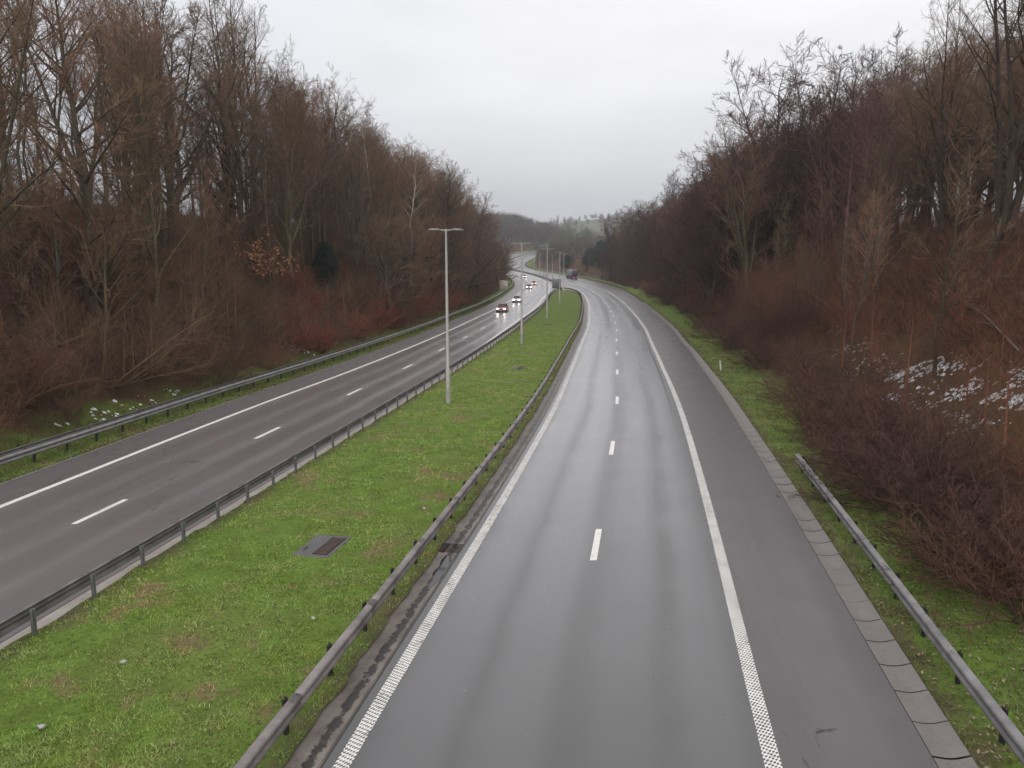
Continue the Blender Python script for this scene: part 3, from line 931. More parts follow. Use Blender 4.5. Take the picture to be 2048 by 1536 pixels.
plab = ['tall pale lamp post with twin lamp heads, nearest one in the grass reservation', 'second lamp post in the grass behind the small pale drain slab',
        'third lamp post, in the narrowing grass reservation', 'fourth lamp post, close in front of the tip of the grass', 'fifth lamp post, at the brown tip of the grass reservation',
        'distant lamp post just beyond the grey sign back at the barrier', 'faint lamp post on the barrier left of the lorry', 'far lamp post on the right edge of the curve before the grey wood',
        'faint far lamp post where the road swings left', 'farthest lamp post beside the uppermost stretch of road']
pp = [(-3.86, 45.8), (1.0, 79.9), (5.2, 114.6), (9.5, 154.6), (12.85, 192.5), (17.6, 336), (13.2, 371), (12.6, 440), (9.4, 466), (1.2, 640)]
for (x, y), lb in zip(pp, plab):
    lamp_post(x, y, float(zroad(y)) + (.1 if y < 230 else 0), R(2), lb)

# ------------------------------------------------------------------ sign boards
m = M('sign_back')
c = m.mix(m.rng(m.noise(.9, m.n('ShaderNodeTexCoord').outputs['Object'], 4), .4, .65), (.70, .63, .57), (.50, .44, .39))
M_signpale = m.p(col=c, rough=.5).done()
r = empty('sign_board', (-2.55, 231, float(zterr(-2.55, 231)) - .1), 'pale beige sign board standing behind the left guardrail at the bend', 'sign')
MB().box(-1.2, 1.2, -.03, .03, .35, 3.1, .02).obj('panel', M_signpale, r)
for s in (-.7, .7):
    MB().tube([(s, .08, -.3), (s, .08, 3.0)], [.05, .05], 8).obj('post', M_galv, r)
r = empty('sign_board', (14.0, 243.5, 0), 'grey ribbed back of a large sign at the tip of the grass reservation', 'sign')
M_signgrey = simple('sign_grey', (.20, .205, .215), .5, .2, .1)
MB().box(-1.35, 1.35, -.02, .02, .25, 3.2, .01).obj('panel', M_signgrey, r)
m = MB()
for k in range(8):
    x = -1.2 + k * 2.4 / 7
    m.box(x - .05, x + .05, -.075, -.021, .3, 3.15, .01)
m.obj('rib', simple('sign_rib', (.13, .135, .14), .5, .2, .1), r)
for s in (-.8, .8):
    MB().tube([(s, .09, -.1), (s, .09, 3.0)], [.06, .06], 8).obj('post', M_galv, r)
# ------------------------------------------------------------------ cars and lorry
M_glass = simple('car_glass', (.025, .028, .032), .08, 0, .1)
M_lamp = glow('headlight_glow', (1.0, .93, .80), 12)
M_lampw = glow('headlight_glow_warm', (1.0, .62, .32), 9)
M_tail = glow('tail_light_glow', (1.0, .10, .06), .8)
M_plate = simple('number_plate', (.6, .6, .56), .4)
def paintm(name, c):
    return simple(name, c, .25, .1, .06, coat=.6)
def loft(secs, mats, closed_ends=True):
    """secs: list of rings (same length) -> MB"""
    m = MB()
    k = len(secs[0])
    V = [p for s in secs for p in s]
    m.add(V, [[[i*k+j, i*k+(j+1) % k, (i+1)*k+(j+1) % k, (i+1)*k+j] for i in range(len(secs)-1) for j in range(k)]])
    if closed_ends:
        m.add(secs[0], [[list(range(k))[::-1]]])
        m.add(secs[-1], [[list(range(k))]])
    return m
def wheel(root, x, y, r, w):
    e = bpy.data.objects.new('wheel', None)
    e.empty_display_size = .2
    put(e, root)
    e.location = (x, y, r)
    s = 1 if x > 0 else -1
    a = np.linspace(0, 2*np.pi, 21)[:-1]
    def ring(rr, xx):
        return [(xx, rr*math.cos(t), rr*math.sin(t)) for t in a]
    loft([ring(r*.62, -w/2), ring(r*.94, -w/2), ring(r, -w*.36), ring(r, w*.36), ring(r*.94, w/2), ring(r*.62, w/2)], M_rub, False).obj('tyre', M_rub, e)
    m = loft([ring(r*.63, -w*.42), ring(r*.63, s*w*.40), ring(r*.5, s*w*.34), ring(r*.14, s*w*.42)], M_rim)
    m.obj('rim', M_rim, e)
def car(x, y, label, paint, lamp, L=4.3, Wd=1.78, H=1.46, heading=0.0, hatch=True):
    """front of the car towards local -Y."""
    r = empty('car', (x, y, float(zroad(y))), label, 'car', None, heading)
    hw = Wd / 2
    # lower body: rings across the width, along the length (front = -L/2)
    prof = [(-.500, .72, .30, .50), (-.485, .86, .22, .62), (-.44, .95, .19, .70), (-.34, 1.0, .18, .80), (-.20, 1.0, .18, .88), (0, 1.0, .18, .92),
            (.22, 1.0, .18, .94), (.38, .99, .19, .96), (.46, .95, .22, .94), (.495, .86, .28, .88), (.503, .80, .34, .78)]
    secs = []
    for t, w, zl, zh in prof:
        a = hw * w
        yy = t * L
        secs.append([(-a*.86, yy, zl), (a*.86, yy, zl), (a, yy, zl+.10), (a, yy, zl+(zh-zl)*.62), (a*.95, yy, zh-.03), (a*.80, yy, zh), (-a*.80, yy, zh), (-a*.95, yy, zh-.03), (-a, yy, zl+(zh-zl)*.62), (-a, yy, zl+.10)])
    loft(secs, paint).obj('body', paint, r, smooth=False)
    # glasshouse: base outline, roof outline
    yb0, yt0, yt1, yb1 = -.235*L, -.085*L, (.34*L if hatch else .22*L), (.465*L if hatch else .36*L)
    zb, zt = .86, H
    wb, wt = hw*.86, hw*.66
    B = [(-wb*.93, yb0, zb), (wb*.93, yb0, zb), (wb, yb0+.35, zb+.04), (wb*.98, yb1-.3, zb+.08), (wb*.86, yb1, zb+.07), (-wb*.86, yb1, zb+.07), (-wb*.98, yb1-.3, zb+.08), (-wb, yb0+.35, zb+.04)]
    T = [(-wt*.94, yt0, zt-.05), (wt*.94, yt0, zt-.05), (wt, yt0+.3, zt-.02), (wt*.97, yt1-.2, zt-.03), (wt*.86, yt1, zt-.07), (-wt*.86, yt1, zt-.07), (-wt*.97, yt1-.2, zt-.03), (-wt, yt0+.3, zt-.02)]
    MB().add(B + T, [[[0, 1, 9, 8]]]).obj('windscreen', M_glass, r)
    MB().add(B + T, [[[4, 5, 13, 12]]]).obj('rear_window', M_glass, r)
    MB().add(B + T, [[[1, 2, 10, 9], [2, 3, 11, 10], [3, 4, 12, 11]]]).obj('side_window', M_glass, r)
    MB().add(B + T, [[[5, 6, 14, 13], [6, 7, 15, 14], [7, 0, 8, 15]]]).obj('side_window', M_glass, r)
    Tt = [(p[0]*.97, p[1], p[2]+.03) for p in T]
    c = (0, (yt0+yt1)/2, zt+.03)
    m = MB().add(T + Tt, [[[i, (i+1) % 8, 8+(i+1) % 8, 8+i] for i in range(8)]])
    m.add(Tt + [c], [[[i, (i+1) % 8, 8] for i in range(8)]])
    for i, j in ((0, 8), (1, 9)):
        m.tube([np.array((B+T)[i]), np.array((B+T)[j])], [.045, .04], 6)
    m.obj('roof', paint, r)
    yf = -.5*L
    m = MB().box(-hw*.72, hw*.72, yf-.035, yf+.12, .20, .44, .03)
    m.obj('bumper', M_black, r)
    MB().box(-hw*.36, hw*.36, yf-.012, yf+.06, .47, .60, .02).obj('grille', M_black, r)
    MB().box(-.26, .26, yf-.05, yf-.036, .34, .45).obj('number_plate', M_plate, r)
    for s in (-1, 1):
        x0, x1 = sorted((s*hw*.46, s*hw*.86))
        MB().box(x0, x1, yf+.015 if False else yf-.02, yf+.16, .55, .70, .04).obj('headlight', lamp, r)
        x0, x1 = sorted((s*hw*.98, s*hw*1.13))
        MB().box(x0, x1, yb0+.32, yb0+.48, .90, 1.04, .03).obj('wing_mirror', M_black, r)
        for t in (-.31, .30):
            wheel(r, s*(hw-.10), t*L, .31, .2)
    return r
def head(f, y):
    return -math.atan(float(f(y + 2) - f(y - 2)) / 4)
M_cred, M_cwhite, M_cdark, M_corange = paintm('red_paint', (.42, .045, .05)), paintm('white_paint', (.78, .78, .78)), paintm('silver_paint', (.40, .41, .43)), paintm('orange_red_paint', (.50, .12, .07))
mid_ = lambda y: float(LL(y) * .5 + LD(y) * .5)
car(mid_(133.5) + .35, 133.5, 'red car with both headlights on, nearest of the oncoming cars', M_cred, M_lamp, heading=head(LD, 133.5))
car(mid_(165) + .2, 165, 'white car with dark bumper following the red car', M_cwhite, M_lamp, heading=head(LD, 165))
car(5.4, 246, 'silver grey car with bright headlights behind the second lamp post', M_cdark, M_lamp, heading=head(LD, 246))
car(8.0, 283, 'orange red car with warm yellow headlights, overtaking in the far bend', M_corange, M_lampw, heading=head(LD, 283))
car(5.6, 352, 'farthest oncoming car, only its two headlights clear', M_cdark, M_lamp, heading=head(LD, 352))

M_trail, M_trailrear, M_navy = simple('trailer_side', (.26, .255, .27), .5, 0, .1), simple('trailer_rear', (.040, .045, .085), .45, 0, .3), paintm('cab_paint', (.09, .10, .14))
M_red = simple('red_panel', (.34, .05, .06), .5)
tx, ty = 27.6, 341
r = empty('lorry', (tx, ty, float(zroad(ty))), 'grey articulated lorry with a dark blue rear and red lower panel driving away', 'lorry', None, R(7))
MB().box(-1.25, 1.25, 0, 11.5, 1.05, 3.95, .06).obj('trailer', M_trail, r)
m = MB().box(-1.2, -.02, -.05, -.003, 1.15, 3.82, .02)
m.box(.02, 1.2, -.05, -.003, 1.15, 3.82, .02)
for x in (-.9, -.3, .3, .9):
    m.tube([(x, -.08, 1.15), (x, -.08, 3.8)], [.02, .02], 6)
m.obj('rear_door', M_trailrear, r)
MB().box(-1.22, 1.22, .01, 11.4, 3.952, 3.98, .01).obj('roof', simple('trailer_roof', (.55, .54, .53), .5), r)
MB().box(-1.2, 1.2, -.09, .02, .55, .95, .03).obj('bumper', M_red, r)
for s in (-1, 1):
    x0, x1 = sorted((s*.75, s*1.15))
    MB().box(x0, x1, -.12, -.085, .66, .84, .02).obj('tail_light', M_tail, r)
    MB().box(min(s*.62, s*1.2), max(s*.62, s*1.2), .35, .37, .25, .9).obj('mudflap', M_black, r)
    for y in (1.1, 2.3, 3.5, 10.6, 13.2):
        wheel(r, s*1.05, y, .48, .34)
MB().box(-.5, .5, .6, 14.2, .75, 1.02, .03).obj('chassis', M_black, r)
m = loft([[(-1.22, y, z0), (1.22, y, z0), (1.22, y, z1), (.9, y, z1 + .12), (-.9, y, z1 + .12), (-1.22, y, z1)] for y, z0, z1 in ((12.0, .6, 3.4), (13.4, .5, 3.3), (14.2, .45, 2.9), (14.45, .5, 2.2))], M_navy)
m.obj('cab', M_navy, r)

# ------------------------------------------------------------------ bare trees: trunk and limbs, then a crown of real twigs
def norm(a):
    return a / (np.linalg.norm(a, axis=-1, keepdims=True) + 1e-9)
def grow(P, rad, m, t0, t1, a0, a1, l0, l1, k, up, wig, rr, taper=.25, tpow=1.0, lend=.35):
    n, kk, _ = P.shape
    t = t0 + (t1 - t0) * ((np.arange(m)[None] + rng.random((n, m))) / m)**tpow
    s = t * (kk - 1)
    i = np.clip(s.astype(int), 0, kk - 2)
    f = (s - i)[..., None]
    ix = np.arange(n)[:, None]
    st = P[ix, i] * (1 - f) + P[ix, i + 1] * f
    T = norm(P[ix, i + 1] - P[ix, i])
    pr = rad[ix, i] * (1 - f[..., 0]) + rad[ix, i + 1] * f[..., 0]
    rnd = rng.normal(size=(n, m, 3))
    pe = norm(rnd - (rnd * T).sum(-1, keepdims=True) * T)
    a = np.radians(a0 + (a1 - a0) * rng.random((n, m)))[..., None]
    d = np.cos(a) * T + np.sin(a) * pe
    plen = np.linalg.norm(np.diff(P, axis=1), axis=2).sum(1)[:, None]
    ln = plen * (l0 + (l1 - l0) * rng.random((n, m))) * (1 - (1 - lend) * (t - t0) / max(t1 - t0, 1e-6))
    N = n * m
    d, st, ln, pr = d.reshape(N, 3), st.reshape(N, 3), ln.reshape(N), pr.reshape(N)
    pts = [st]
    for j in range(k - 1):
        d = norm(d + np.array([0, 0, up / (k - 1)]) + rng.normal(0, wig, (N, 3)) / (k - 1)**.5)
        pts.append(pts[-1] + d * (ln / (k - 1))[:, None])
    r0 = np.clip(pr * rr, .003, None)
    rad2 = r0[:, None] * np.linspace(1, taper, k)[None]
    return np.stack(pts, 1), rad2
def clip_twigs(P, rmin):
    return P
def bare_tree(H, r0, lean, n1, n2, n3, n4, t1, ang, l1, up, forks=0, l2=(.28, .5), l3=(.3, .6), l4=(.25, .6), tw=.008, ang2=(25, 60), wig1=.22, lend=.55):
    k = 12
    z = np.linspace(0, H, k)
    p = np.zeros((1, k, 3))
    p[0, :, 2] = z
    w = np.cumsum(rng.normal(0, H * .012, (k, 2)), 0)
    w[0] = 0
    p[0, :, :2] = w + np.outer(z / H, lean) * H
    r = (r0 * (1 - z / H)**.8 + .012)
    r[0] *= 1.35
    r = r[None]
    trunkP, trunkR = [(p, r, 8)], None
    if forks:
        fp, fr = grow(p, r, forks, .12, .42, 8, 24, .62, .9, 10, .35, .10, .72, .12, 1, .75)
        trunkP.append((fp, fr, 6))
    b1p, b1r = grow(p, r, n1, t1[0], t1[1], ang[0], ang[1], l1[0], l1[1], 7, up, wig1, .5, .22, 1, lend)
    lv1 = [(b1p, b1r)]
    if forks:
        lv1.append(grow(fp, fr, max(4, n1 // 2), .25, .97, ang[0], ang[1], l1[0]*.9, l1[1]*.9, 7, up, wig1, .5, .22, 1, lend + .1))
    b1p = np.concatenate([a for a, _ in lv1])
    b1r = np.concatenate([b for _, b in lv1])
    trunkP.append((b1p, b1r, 5))
    b2p, b2r = grow(b1p, b1r, n2, .18, .98, ang2[0], ang2[1], l2[0], l2[1], 5, up * .7, .22, .62, .3, 1, .5)
    tops = [p] + ([fp] if forks else [])
    topr = [r] + ([fr] if forks else [])
    x_p, x_r = zip(*[grow(a, b, 12, .62, 1.0, 25, 65, .09, .18, 5, .3, .25, .7, .3, 1, .8) for a, b in zip(tops, topr)])
    b2p = np.concatenate([b2p, *x_p])
    b2r = np.concatenate([b2r, *x_r])
    b3p, b3r = grow(b2p, b2r, n3, .12, 1.0, 22, 62, l3[0], l3[1], 3, up * .5, .2, .7, .35, 1, .6)
    b4p, b4r = grow(b3p, b3r, n4, .1, 1.0, 18, 60, l4[0], l4[1], 2, up * .3, .15, .8, .5, 1, .7)
    tm = MB()
    for a, b, s in trunkP:
        V, F = tubes(a, b, s)
        tm.add(V, [F])
    cm = MB()
    V, F = tubes(b2p, np.maximum(b2r, tw * 1.3), 4)
    cm.add(V, [F])
    for a in range(2):
        V, F = spikes(b3p[:, a], b3p[:, a + 1], np.maximum(b3r[:, a], tw * (1.15 if a == 0 else .9)))
        cm.add(V, [F])
    V, F = spikes(b4p[:, 0], b4p[:, 1], np.full(len(b4p), tw))
    cm.add(V, [F])
    return tm, cm
def tree_kind(name, mb_, mt, **k):
    tm, cm = bare_tree(**k)
    return (name, tm.data('trunk', mb_, True), cm.data('crown', mt), k['H'])
V2 = lambda a, b: np.array([a, b])
KIND = {}
KIND['fan'] = [tree_kind('bare_tree', M_bark1, M_twig1, H=18, r0=.22, lean=V2(rng.normal(0, .03), rng.normal(0, .03)), n1=16, n2=8, n3=7, n4=6, t1=(.16, .97), ang=(22, 52),
                         l1=(.26, .44), up=.42, forks=3, tw=.0085) for _ in range(4)]
KIND['broad'] = [tree_kind('bare_tree', M_bark2, M_twig1, H=16, r0=.24, lean=V2(rng.normal(0, .04), rng.normal(0, .04)), n1=28, n2=9, n3=7, n4=6, t1=(.09, .97), ang=(35, 72),
                           l1=(.28, .46), up=.35, forks=1, tw=.0085) for _ in range(4)]
KIND['alder'] = [tree_kind('alder_tree', M_bark2, M_twig2, H=16, r0=.20, lean=V2(rng.normal(0, .03), rng.normal(0, .03)), n1=26, n2=8, n3=7, n4=8, t1=(.16, .98), ang=(38, 66),
                           l1=(.24, .40), up=.22, forks=2, tw=.011, l4=(.16, .35)) for _ in range(3)]
KIND['dark'] = [tree_kind('bare_tree', M_bark2, M_twig2, H=16, r0=.24, lean=V2(rng.normal(0, .04), rng.normal(0, .04)), n1=28, n2=9, n3=7, n4=7, t1=(.09, .97), ang=(35, 72),
                          l1=(.28, .46), up=.35, forks=1, tw=.0095) for _ in range(3)]
KIND['slender'] = [tree_kind('slender_tree', M_bark3, M_twig1, H=22, r0=.15, lean=V2(rng.normal(0, .015), rng.normal(0, .015)), n1=16, n2=7, n3=6, n4=4, t1=(.40, .98), ang=(22, 45),
                             l1=(.13, .22), up=.5, tw=.007) for _ in range(2)]
KIND['birch'] = [tree_kind('birch_tree', M_birch, M_twig1, H=15, r0=.085, lean=V2(.02, 0), n1=14, n2=6, n3=6, n4=4, t1=(.45, .98), ang=(30, 55), l1=(.14, .24), up=.1, tw=.007)]
KIND['tall_open'] = [tree_kind('bare_tree', M_bark2, M_twig1, H=23, r0=.32, lean=V2(rng.normal(0, .02), 0), n1=20, n2=8, n3=6, n4=5, t1=(.36, .98), ang=(28, 58),
                               l1=(.26, .42), up=.4, forks=2, tw=.0075) for _ in range(2)]

def project(x, y, z):
    c, s = math.cos(R(9.05)), math.sin(R(9.05))
    dz = z - CAM_H
    dep = y * c - dz * s
    return 1024 + 1538 * x / dep, 768 - 1538 * (y * s + dz * c) / dep
SKYL = lerpk([(-400,-60),(0,-30),(60,-40),(130,10),(200,20),(280,25),(360,55),(420,60),(500,95),(560,185),(640,198),(700,218),(750,262),(800,308),(870,328),(920,368),(960,412),(990,444),(1010,500),(1100,520)])
SKYR = lerpk([(1200,500),(1226,440),(1240,384),(1300,345),(1340,304),(1380,272),(1450,232),(1520,190),(1560,172),(1650,148),(1700,138),(1760,110),(1850,55),(1950,5),(2048,-30),(2500,-80)])
def add_tree(kind, x, y, h, label, group, i=None, cat='tree', rz=None, sink=.15, wide=1.0):
    name, tm, cm, H = KIND[kind][int(rng.integers(len(KIND[kind]))) if i is None else i]
    r = empty(name, (x, y, float(zterr(x, y)) - sink), label, cat, group, rng.random() * 6.28 if rz is None else rz)
    s = h / H
    r.scale = (s * wide, s * wide, s)
    put(bpy.data.objects.new('trunk', tm), r)
    put(bpy.data.objects.new('crown', cm), r)
    return r
placed = []
def onterr(px, py):
    c, s = math.cos(R(9.05)), math.sin(R(9.05))
    u, v = (px - 1024) / 1538, -(py - 768) / 1538
    d = np.array([u, c + v * s, -s + v * c])
    t = np.linspace(8, 420, 5000)
    P = np.array([0, 0, CAM_H])[None] + d[None] * t[:, None]
    k = np.argmax(P[:, 2] < zterr(P[:, 0], P[:, 1]))
    return P[k]
P_BEECH, P_CON = onterr(540, 590), onterr(652, 578)
def in_clearing(x, y, h):
    px, py = project(x, y, float(zterr(x, y)))
    if 150 < y < 240 and float(LA(y)) - x < 7.5 and h > 1.2 and y > 200:
        return True
    if 1630 < px < 2070 and x > 5 and ((640 < py < 835 and rng.random() < .5) or (835 <= py < 930 and h > 2.2 and rng.random() < .4)):
        return True
    tp = project(x, y, float(zterr(x, y)) + h)[1]
    m_ = .32 * max(h - 3, 0) * 1538 / max(y, 20)
    return 485 - m_ < px < 690 + m_ * .7 and x < 0 and tp < 566 and (y < P_BEECH[1] + 1.5 if px < 600 else y < P_CON[1] + 1.5)
def too_close(x, y, d):
    return any((x - a)**2 + (y - b)**2 < d * d for a, b in placed)
def wood(side, n, spec, kinds, lab, grp, ymin, ymax, omin, omax, dmin, hmin=6, hmax=24, ypow=1.0, jit=(.86, 1.04), ww=2.2):
    c = tries = 0
    while c < n and tries < 9000:
        tries += 1
        y = ymin + (ymax - ymin) * rng.random()**ypow
        o = omin + (omax - omin) * rng.random()
        x = float(LA(y)) - o if side < 0 else float(RA(y)) + .7 + o
        zb = float(zterr(x, y))
        px, py = project(x, y, zb + 5)
        if side < 0 and -60 < px < 190 and rng.random() < .6:
            continue
        if px < -130 or px > 2178 or too_close(x, y, dmin * (1 + y / 400)):
            continue
        dep = y
        w_ = ww * 1538 / dep
        f_ = SKYL if side < 0 else SKYR
        top = max(f_(px - w_), f_(px), f_(px + w_))
        zt = CAM_H + (768 - top) / 1538 * dep * math.cos(R(9.05)) - dep * math.sin(R(9.05)) if False else CAM_H + (523.2 - top) / 1538 * dep
        h = (zt - zb) * (jit[0] + (jit[1] - jit[0]) * rng.random()**.6)
        if h < hmin:
            continue
        if h > hmax:
            h = hmax * (.8 + .2 * rng.random())
        if in_clearing(x, y, h):
            continue
        placed.append((x, y))
        k = kinds[int(rng.integers(len(kinds)))]
        add_tree(k, x, y, h, lab, grp, wide=min(1.6, max(1.0, 19 / h)) * (.9 + .3 * rng.random()))
        c += 1
    return c
def spot(px, side, off, d=None):
    """a place px across the picture, off metres up the slope."""
    for y in np.arange(14, 600, .5):
        x = float(LA(y)) - off if side < 0 else float(RA(y)) + .7 + off
        p = project(x, y, float(zterr(x, y)))[0]
        if (side < 0 and p >= px) or (side > 0 and p <= px):
            return x, y
    return None
# single trees one can point to
def single(kind, px, side, off, top, label, i=0, cat='tree', wide=1.0, grp=None):
    x, y = spot(px, side, off)
    zb = float(zterr(x, y))
    h = min(CAM_H + (523.2 - top) / 1538 * y - zb, 30)
    placed.append((x, y))
    return add_tree(kind, x, y, h, label, grp, i, cat, wide=wide)
single('slender', 78, -1, 20, -60, 'tall slender grey tree forking high up, at the far left of the wood', 0)
single('slender', 64, -1, 24, -30, 'thin grey stem right beside the tall forked tree at the far left', 1, wide=.7)
single('slender', 128, -1, 19, -40, 'tall thin grey tree, second bare pole from the left edge', 1)
single('slender', 170, -1, 22, 60, 'slender dark stem between the pole tree and the multi-stemmed clump', 0)
single('fan', 245, -1, 17, 40, 'thick-trunked olive tree with steep fanning limbs, left of the multi-stemmed clump', 0)
single('fan', 318, -1, 18, 28, 'multi-stemmed mossy tree with a fan of limbs in the middle of the left wood', 1)
single('tall_open', 468, -1, 27, 8, 'tall open-crowned tree standing above the left treetops', 0, wide=.7)
single('tall_open', 505, -1, 30, 40, 'leaning open tree with bare limbs reaching right over the left treetops', 1, wide=.8)
single('birch', 822, -1, 9, 330, 'thin white birch stem above the red shrubs near the first lamp post', 0)
single('birch', 735, -1, 14, 215, 'pale thin birch stem right of the dark conifer on the left bank', 0)
single('tall_open', 1985, 1, 17, -90, 'big dark tree with heavy limbs at the right edge of the picture', 0)
single('tall_open', 1880, 1, 19, 60, 'tall dark multi-limbed tree next to the big tree at the right edge', 1, wide=.8)
single('alder', 1660, 1, 17, 155, 'dark reddish alder with a dense knotty crown on the right crest', 0)
single('alder', 1555, 1, 15, 165, 'smaller dark reddish alder left of the dense alder on the right crest', 1)
single('alder', 1335, 1, 15, 262, 'pale thin-topped tree leaning out of the right treeline over the road', 2, wide=.7)
nL = wood(-1, 112, None, ['fan', 'broad', 'broad', 'fan', 'slender'], 'bare brown tree in the wood on the bank left of the road', 'bare trees of the left wood', 26, 330, 8, 30, 3.6, ypow=1.25)
nL += wood(-1, 24, None, ['broad'], 'low bushy bare tree at the front of the wood left of the road', 'low front trees of the left wood', 60, 400, 4.5, 9, 3.4, 5, 14, jit=(.5, .9))
nR = wood(1, 84, None, ['dark', 'dark', 'alder', 'alder', 'fan'], 'bare dark tree in the wood on the bank right of the road', 'bare trees of the right wood', 90, 330, 7, 30, 3.6, ypow=1.0, jit=(.92, 1.08), ww=1.2)
nR += wood(1, 34, None, ['fan', 'broad', 'fan', 'tall_open'], 'tall bare tree at the top of the right bank, near the picture edge', 'trees on the near right crest', 40, 110, 19, 36, 3.6, 9, jit=(.66, .86))
nR += wood(1, 24, None, ['alder', 'dark'], 'low bushy bare tree at the front of the wood right of the road', 'low front trees of the right wood', 90, 335, 4.5, 9, 3.4, 5, 18, jit=(.5, .95))
KIND['young'] = [tree_kind('young_tree', M_bark3 if i % 2 else M_bark1, M_twig1, H=10, r0=.085, lean=V2(rng.normal(0, .07), rng.normal(0, .07)), n1=16, n2=7, n3=6, n4=4, t1=(.25, .97), ang=(25, 55),
                           l1=(.22, .40), up=.35, forks=i % 2, tw=.006) for i in range(4)]
def young(side, n, lab, grp, ymin, ymax, omin, omax):
    c = 0
    while c < n:
        y = ymin + (ymax - ymin) * rng.random()**1.3
        o = omin + (omax - omin) * rng.random()
        x = float(LA(y)) - o if side < 0 else float(RA(y)) + .7 + o
        px = project(x, y, float(zterr(x, y)) + 4)[0]
        h = 7 + 6 * rng.random()
        if -60 < px < 2100 and not in_clearing(x, y, h) and not too_close(x, y, 2.2):
            placed.append((x, y))
            add_tree('young', x, y, h, lab, grp, cat='young tree')
            c += 1
young(-1, 34, 'slim young tree among the thicket on the left bank', 'young trees on the left bank', 28, 190, 6, 20)
young(1, 34, 'slim young tree among the thicket on the right bank', 'young trees on the right bank', 30, 170, 8, 24)
print('trees', nL, nR)

# ------------------------------------------------------------------ shrubs
def shrub_mesh(H, n0, n2, n3, n4, spread, tw, mat, up=.3):
    a = rng.random(n0) * 2 * np.pi
    el = np.radians(90 - spread * rng.random(n0)**.7)
    d = np.stack([np.cos(a) * np.cos(el), np.sin(a) * np.cos(el), np.sin(el)], 1)
    st = np.stack([np.cos(a) * .25 * rng.random(n0), np.sin(a) * .25 * rng.random(n0), np.full(n0, -.1)], 1)
    ln = H * (.6 + .5 * rng.random(n0))
    pts = [st]
    for j in range(5):
        d = norm(d + rng.normal(0, .13, (n0, 3)) + np.array([0, 0, -.02]))
        pts.append(pts[-1] + d * (ln / 5)[:, None])
    P = np.stack(pts, 1)
    rad = (.020 * (.6 + .8 * rng.random(n0)))[:, None] * np.linspace(1, .3, 6)[None]
    m = MB()
    V, F = tubes(P, rad, 5)
    m.add(V, [F])
    b2, r2 = grow(P, rad, n2, .15, 1, 20, 60, .2, .45, 4, up, .2, .7, .4, 1, .6)
    c = MB()
    V, F = tubes(b2, np.maximum(r2, tw), 3)
    c.add(V, [F])
    b3, r3 = grow(b2, r2, n3, .1, 1, 20, 60, .3, .7, 3, up * .6, .2, .8, .5, 1, .7)
    for q in range(2):
        V, F = spikes(b3[:, q], b3[:, q + 1], np.full(len(b3), tw * (1 - .2 * q)))
        c.add(V, [F])
    b4, r4 = grow(b3, r3, n4, .1, 1, 20, 60, .3, .8, 2, .1, .2, .8, .5, 1, .7)
    V, F = spikes(b4[:, 0], b4[:, 1], np.full(len(b4), tw * .8))
    c.add(V, [F])
    return m.data('stems', mat), c.data('twigs', mat), b4[:, 1]
SH = {'brown': [shrub_mesh(3, 22, 8, 5, 3, 70, .0075, M_shrub1) for _ in range(3)],
      'red': [shrub_mesh(3, 34, 7, 5, 3, 55, .007, M_shrub2) for _ in range(2)],
      'dark': [shrub_mesh(3, 24, 8, 5, 4, 74, .0075, M_shrub3) for _ in range(3)]}
def add_shrub(kind, x, y, h, label, group, wide=1.0):
    nm = 'sapling' if kind.startswith('sapling') else 'shrub'
    st, tg, tips = SH[kind][int(rng.integers(len(SH[kind])))]
    r = empty(nm, (x, y, float(zterr(x, y))), label, nm, group, rng.random() * 6.28)
    r.scale = (h / 3 * wide, h / 3 * wide, h / 3)
    put(bpy.data.objects.new('stems', st), r)
    put(bpy.data.objects.new('twigs', tg), r)
    return r, tips
shp = []
def shrubs(side, n, kind, lab, grp, ymin, ymax, omin, omax, dmin, h0, h1, pxr=(-80, 2130), ypow=1.2, wide=1.15):
    c = tries = 0
    out = []
    while c < n and tries < 6000:
        tries += 1
        y = ymin + (ymax - ymin) * rng.random()**ypow
        o = omin + (omax - omin) * rng.random()
        x = float(LA(y)) - o if side < 0 else float(RA(y)) + .7 + o
        px, py = project(x, y, float(zterr(x, y)) + 1)
        if not pxr[0] < px < pxr[1] or any((x-a)**2 + (y-b)**2 < (dmin * (1 + y / 250))**2 for a, b in shp):
            continue
        h = h0 + (h1 - h0) * rng.random()
        if in_clearing(x, y, h):
            continue
        shp.append((x, y))
        out.append(add_shrub(kind, x, y, h, lab, grp, wide))
        c += 1
    return out
shrubs(-1, 38, 'red', 'russet red-twigged shrub on the left bank by the first lamp post', 'red shrubs on the left bank', 66, 150, 3.6, 13, 1.8, 2.2, 4.2, (560, 930))
shrubs(-1, 60, 'brown', 'brown leafless shrub low on the bank behind the left guardrail', 'brown shrubs at the foot of the left bank', 24, 230, 3.4, 8.5, 1.7, 1.8, 3.6)
shrubs(-1, 30, 'brown', 'low brown shrub below the orange beech and the dark conifer on the left bank', 'low shrubs below the orange beech', 45, 110, 3.4, 14, 1.5, 1.4, 2.4, (430, 720))
shrubs(-1, 44, 'dark', 'dark leafless shrub under the trees higher on the left bank', 'dark shrubs up the left bank', 30, 260, 8, 22, 2.4, 2.0, 4.2)
rs = shrubs(1, 84, 'dark', 'dark twiggy shrub at the foot of the right bank beside the verge grass', 'dark shrubs at the foot of the right bank', 15, 310, 3.3, 6.4, 1.35, 1.9, 3.6, ypow=1.5, wide=1.2)
shrubs(1, 16, 'dark', 'big dark bush hanging over the near right verge beside the guardrail', 'big bushes over the near right verge', 14, 40, 2.8, 6.0, 1.1, 2.2, 3.2, ypow=1.0, wide=1.3)
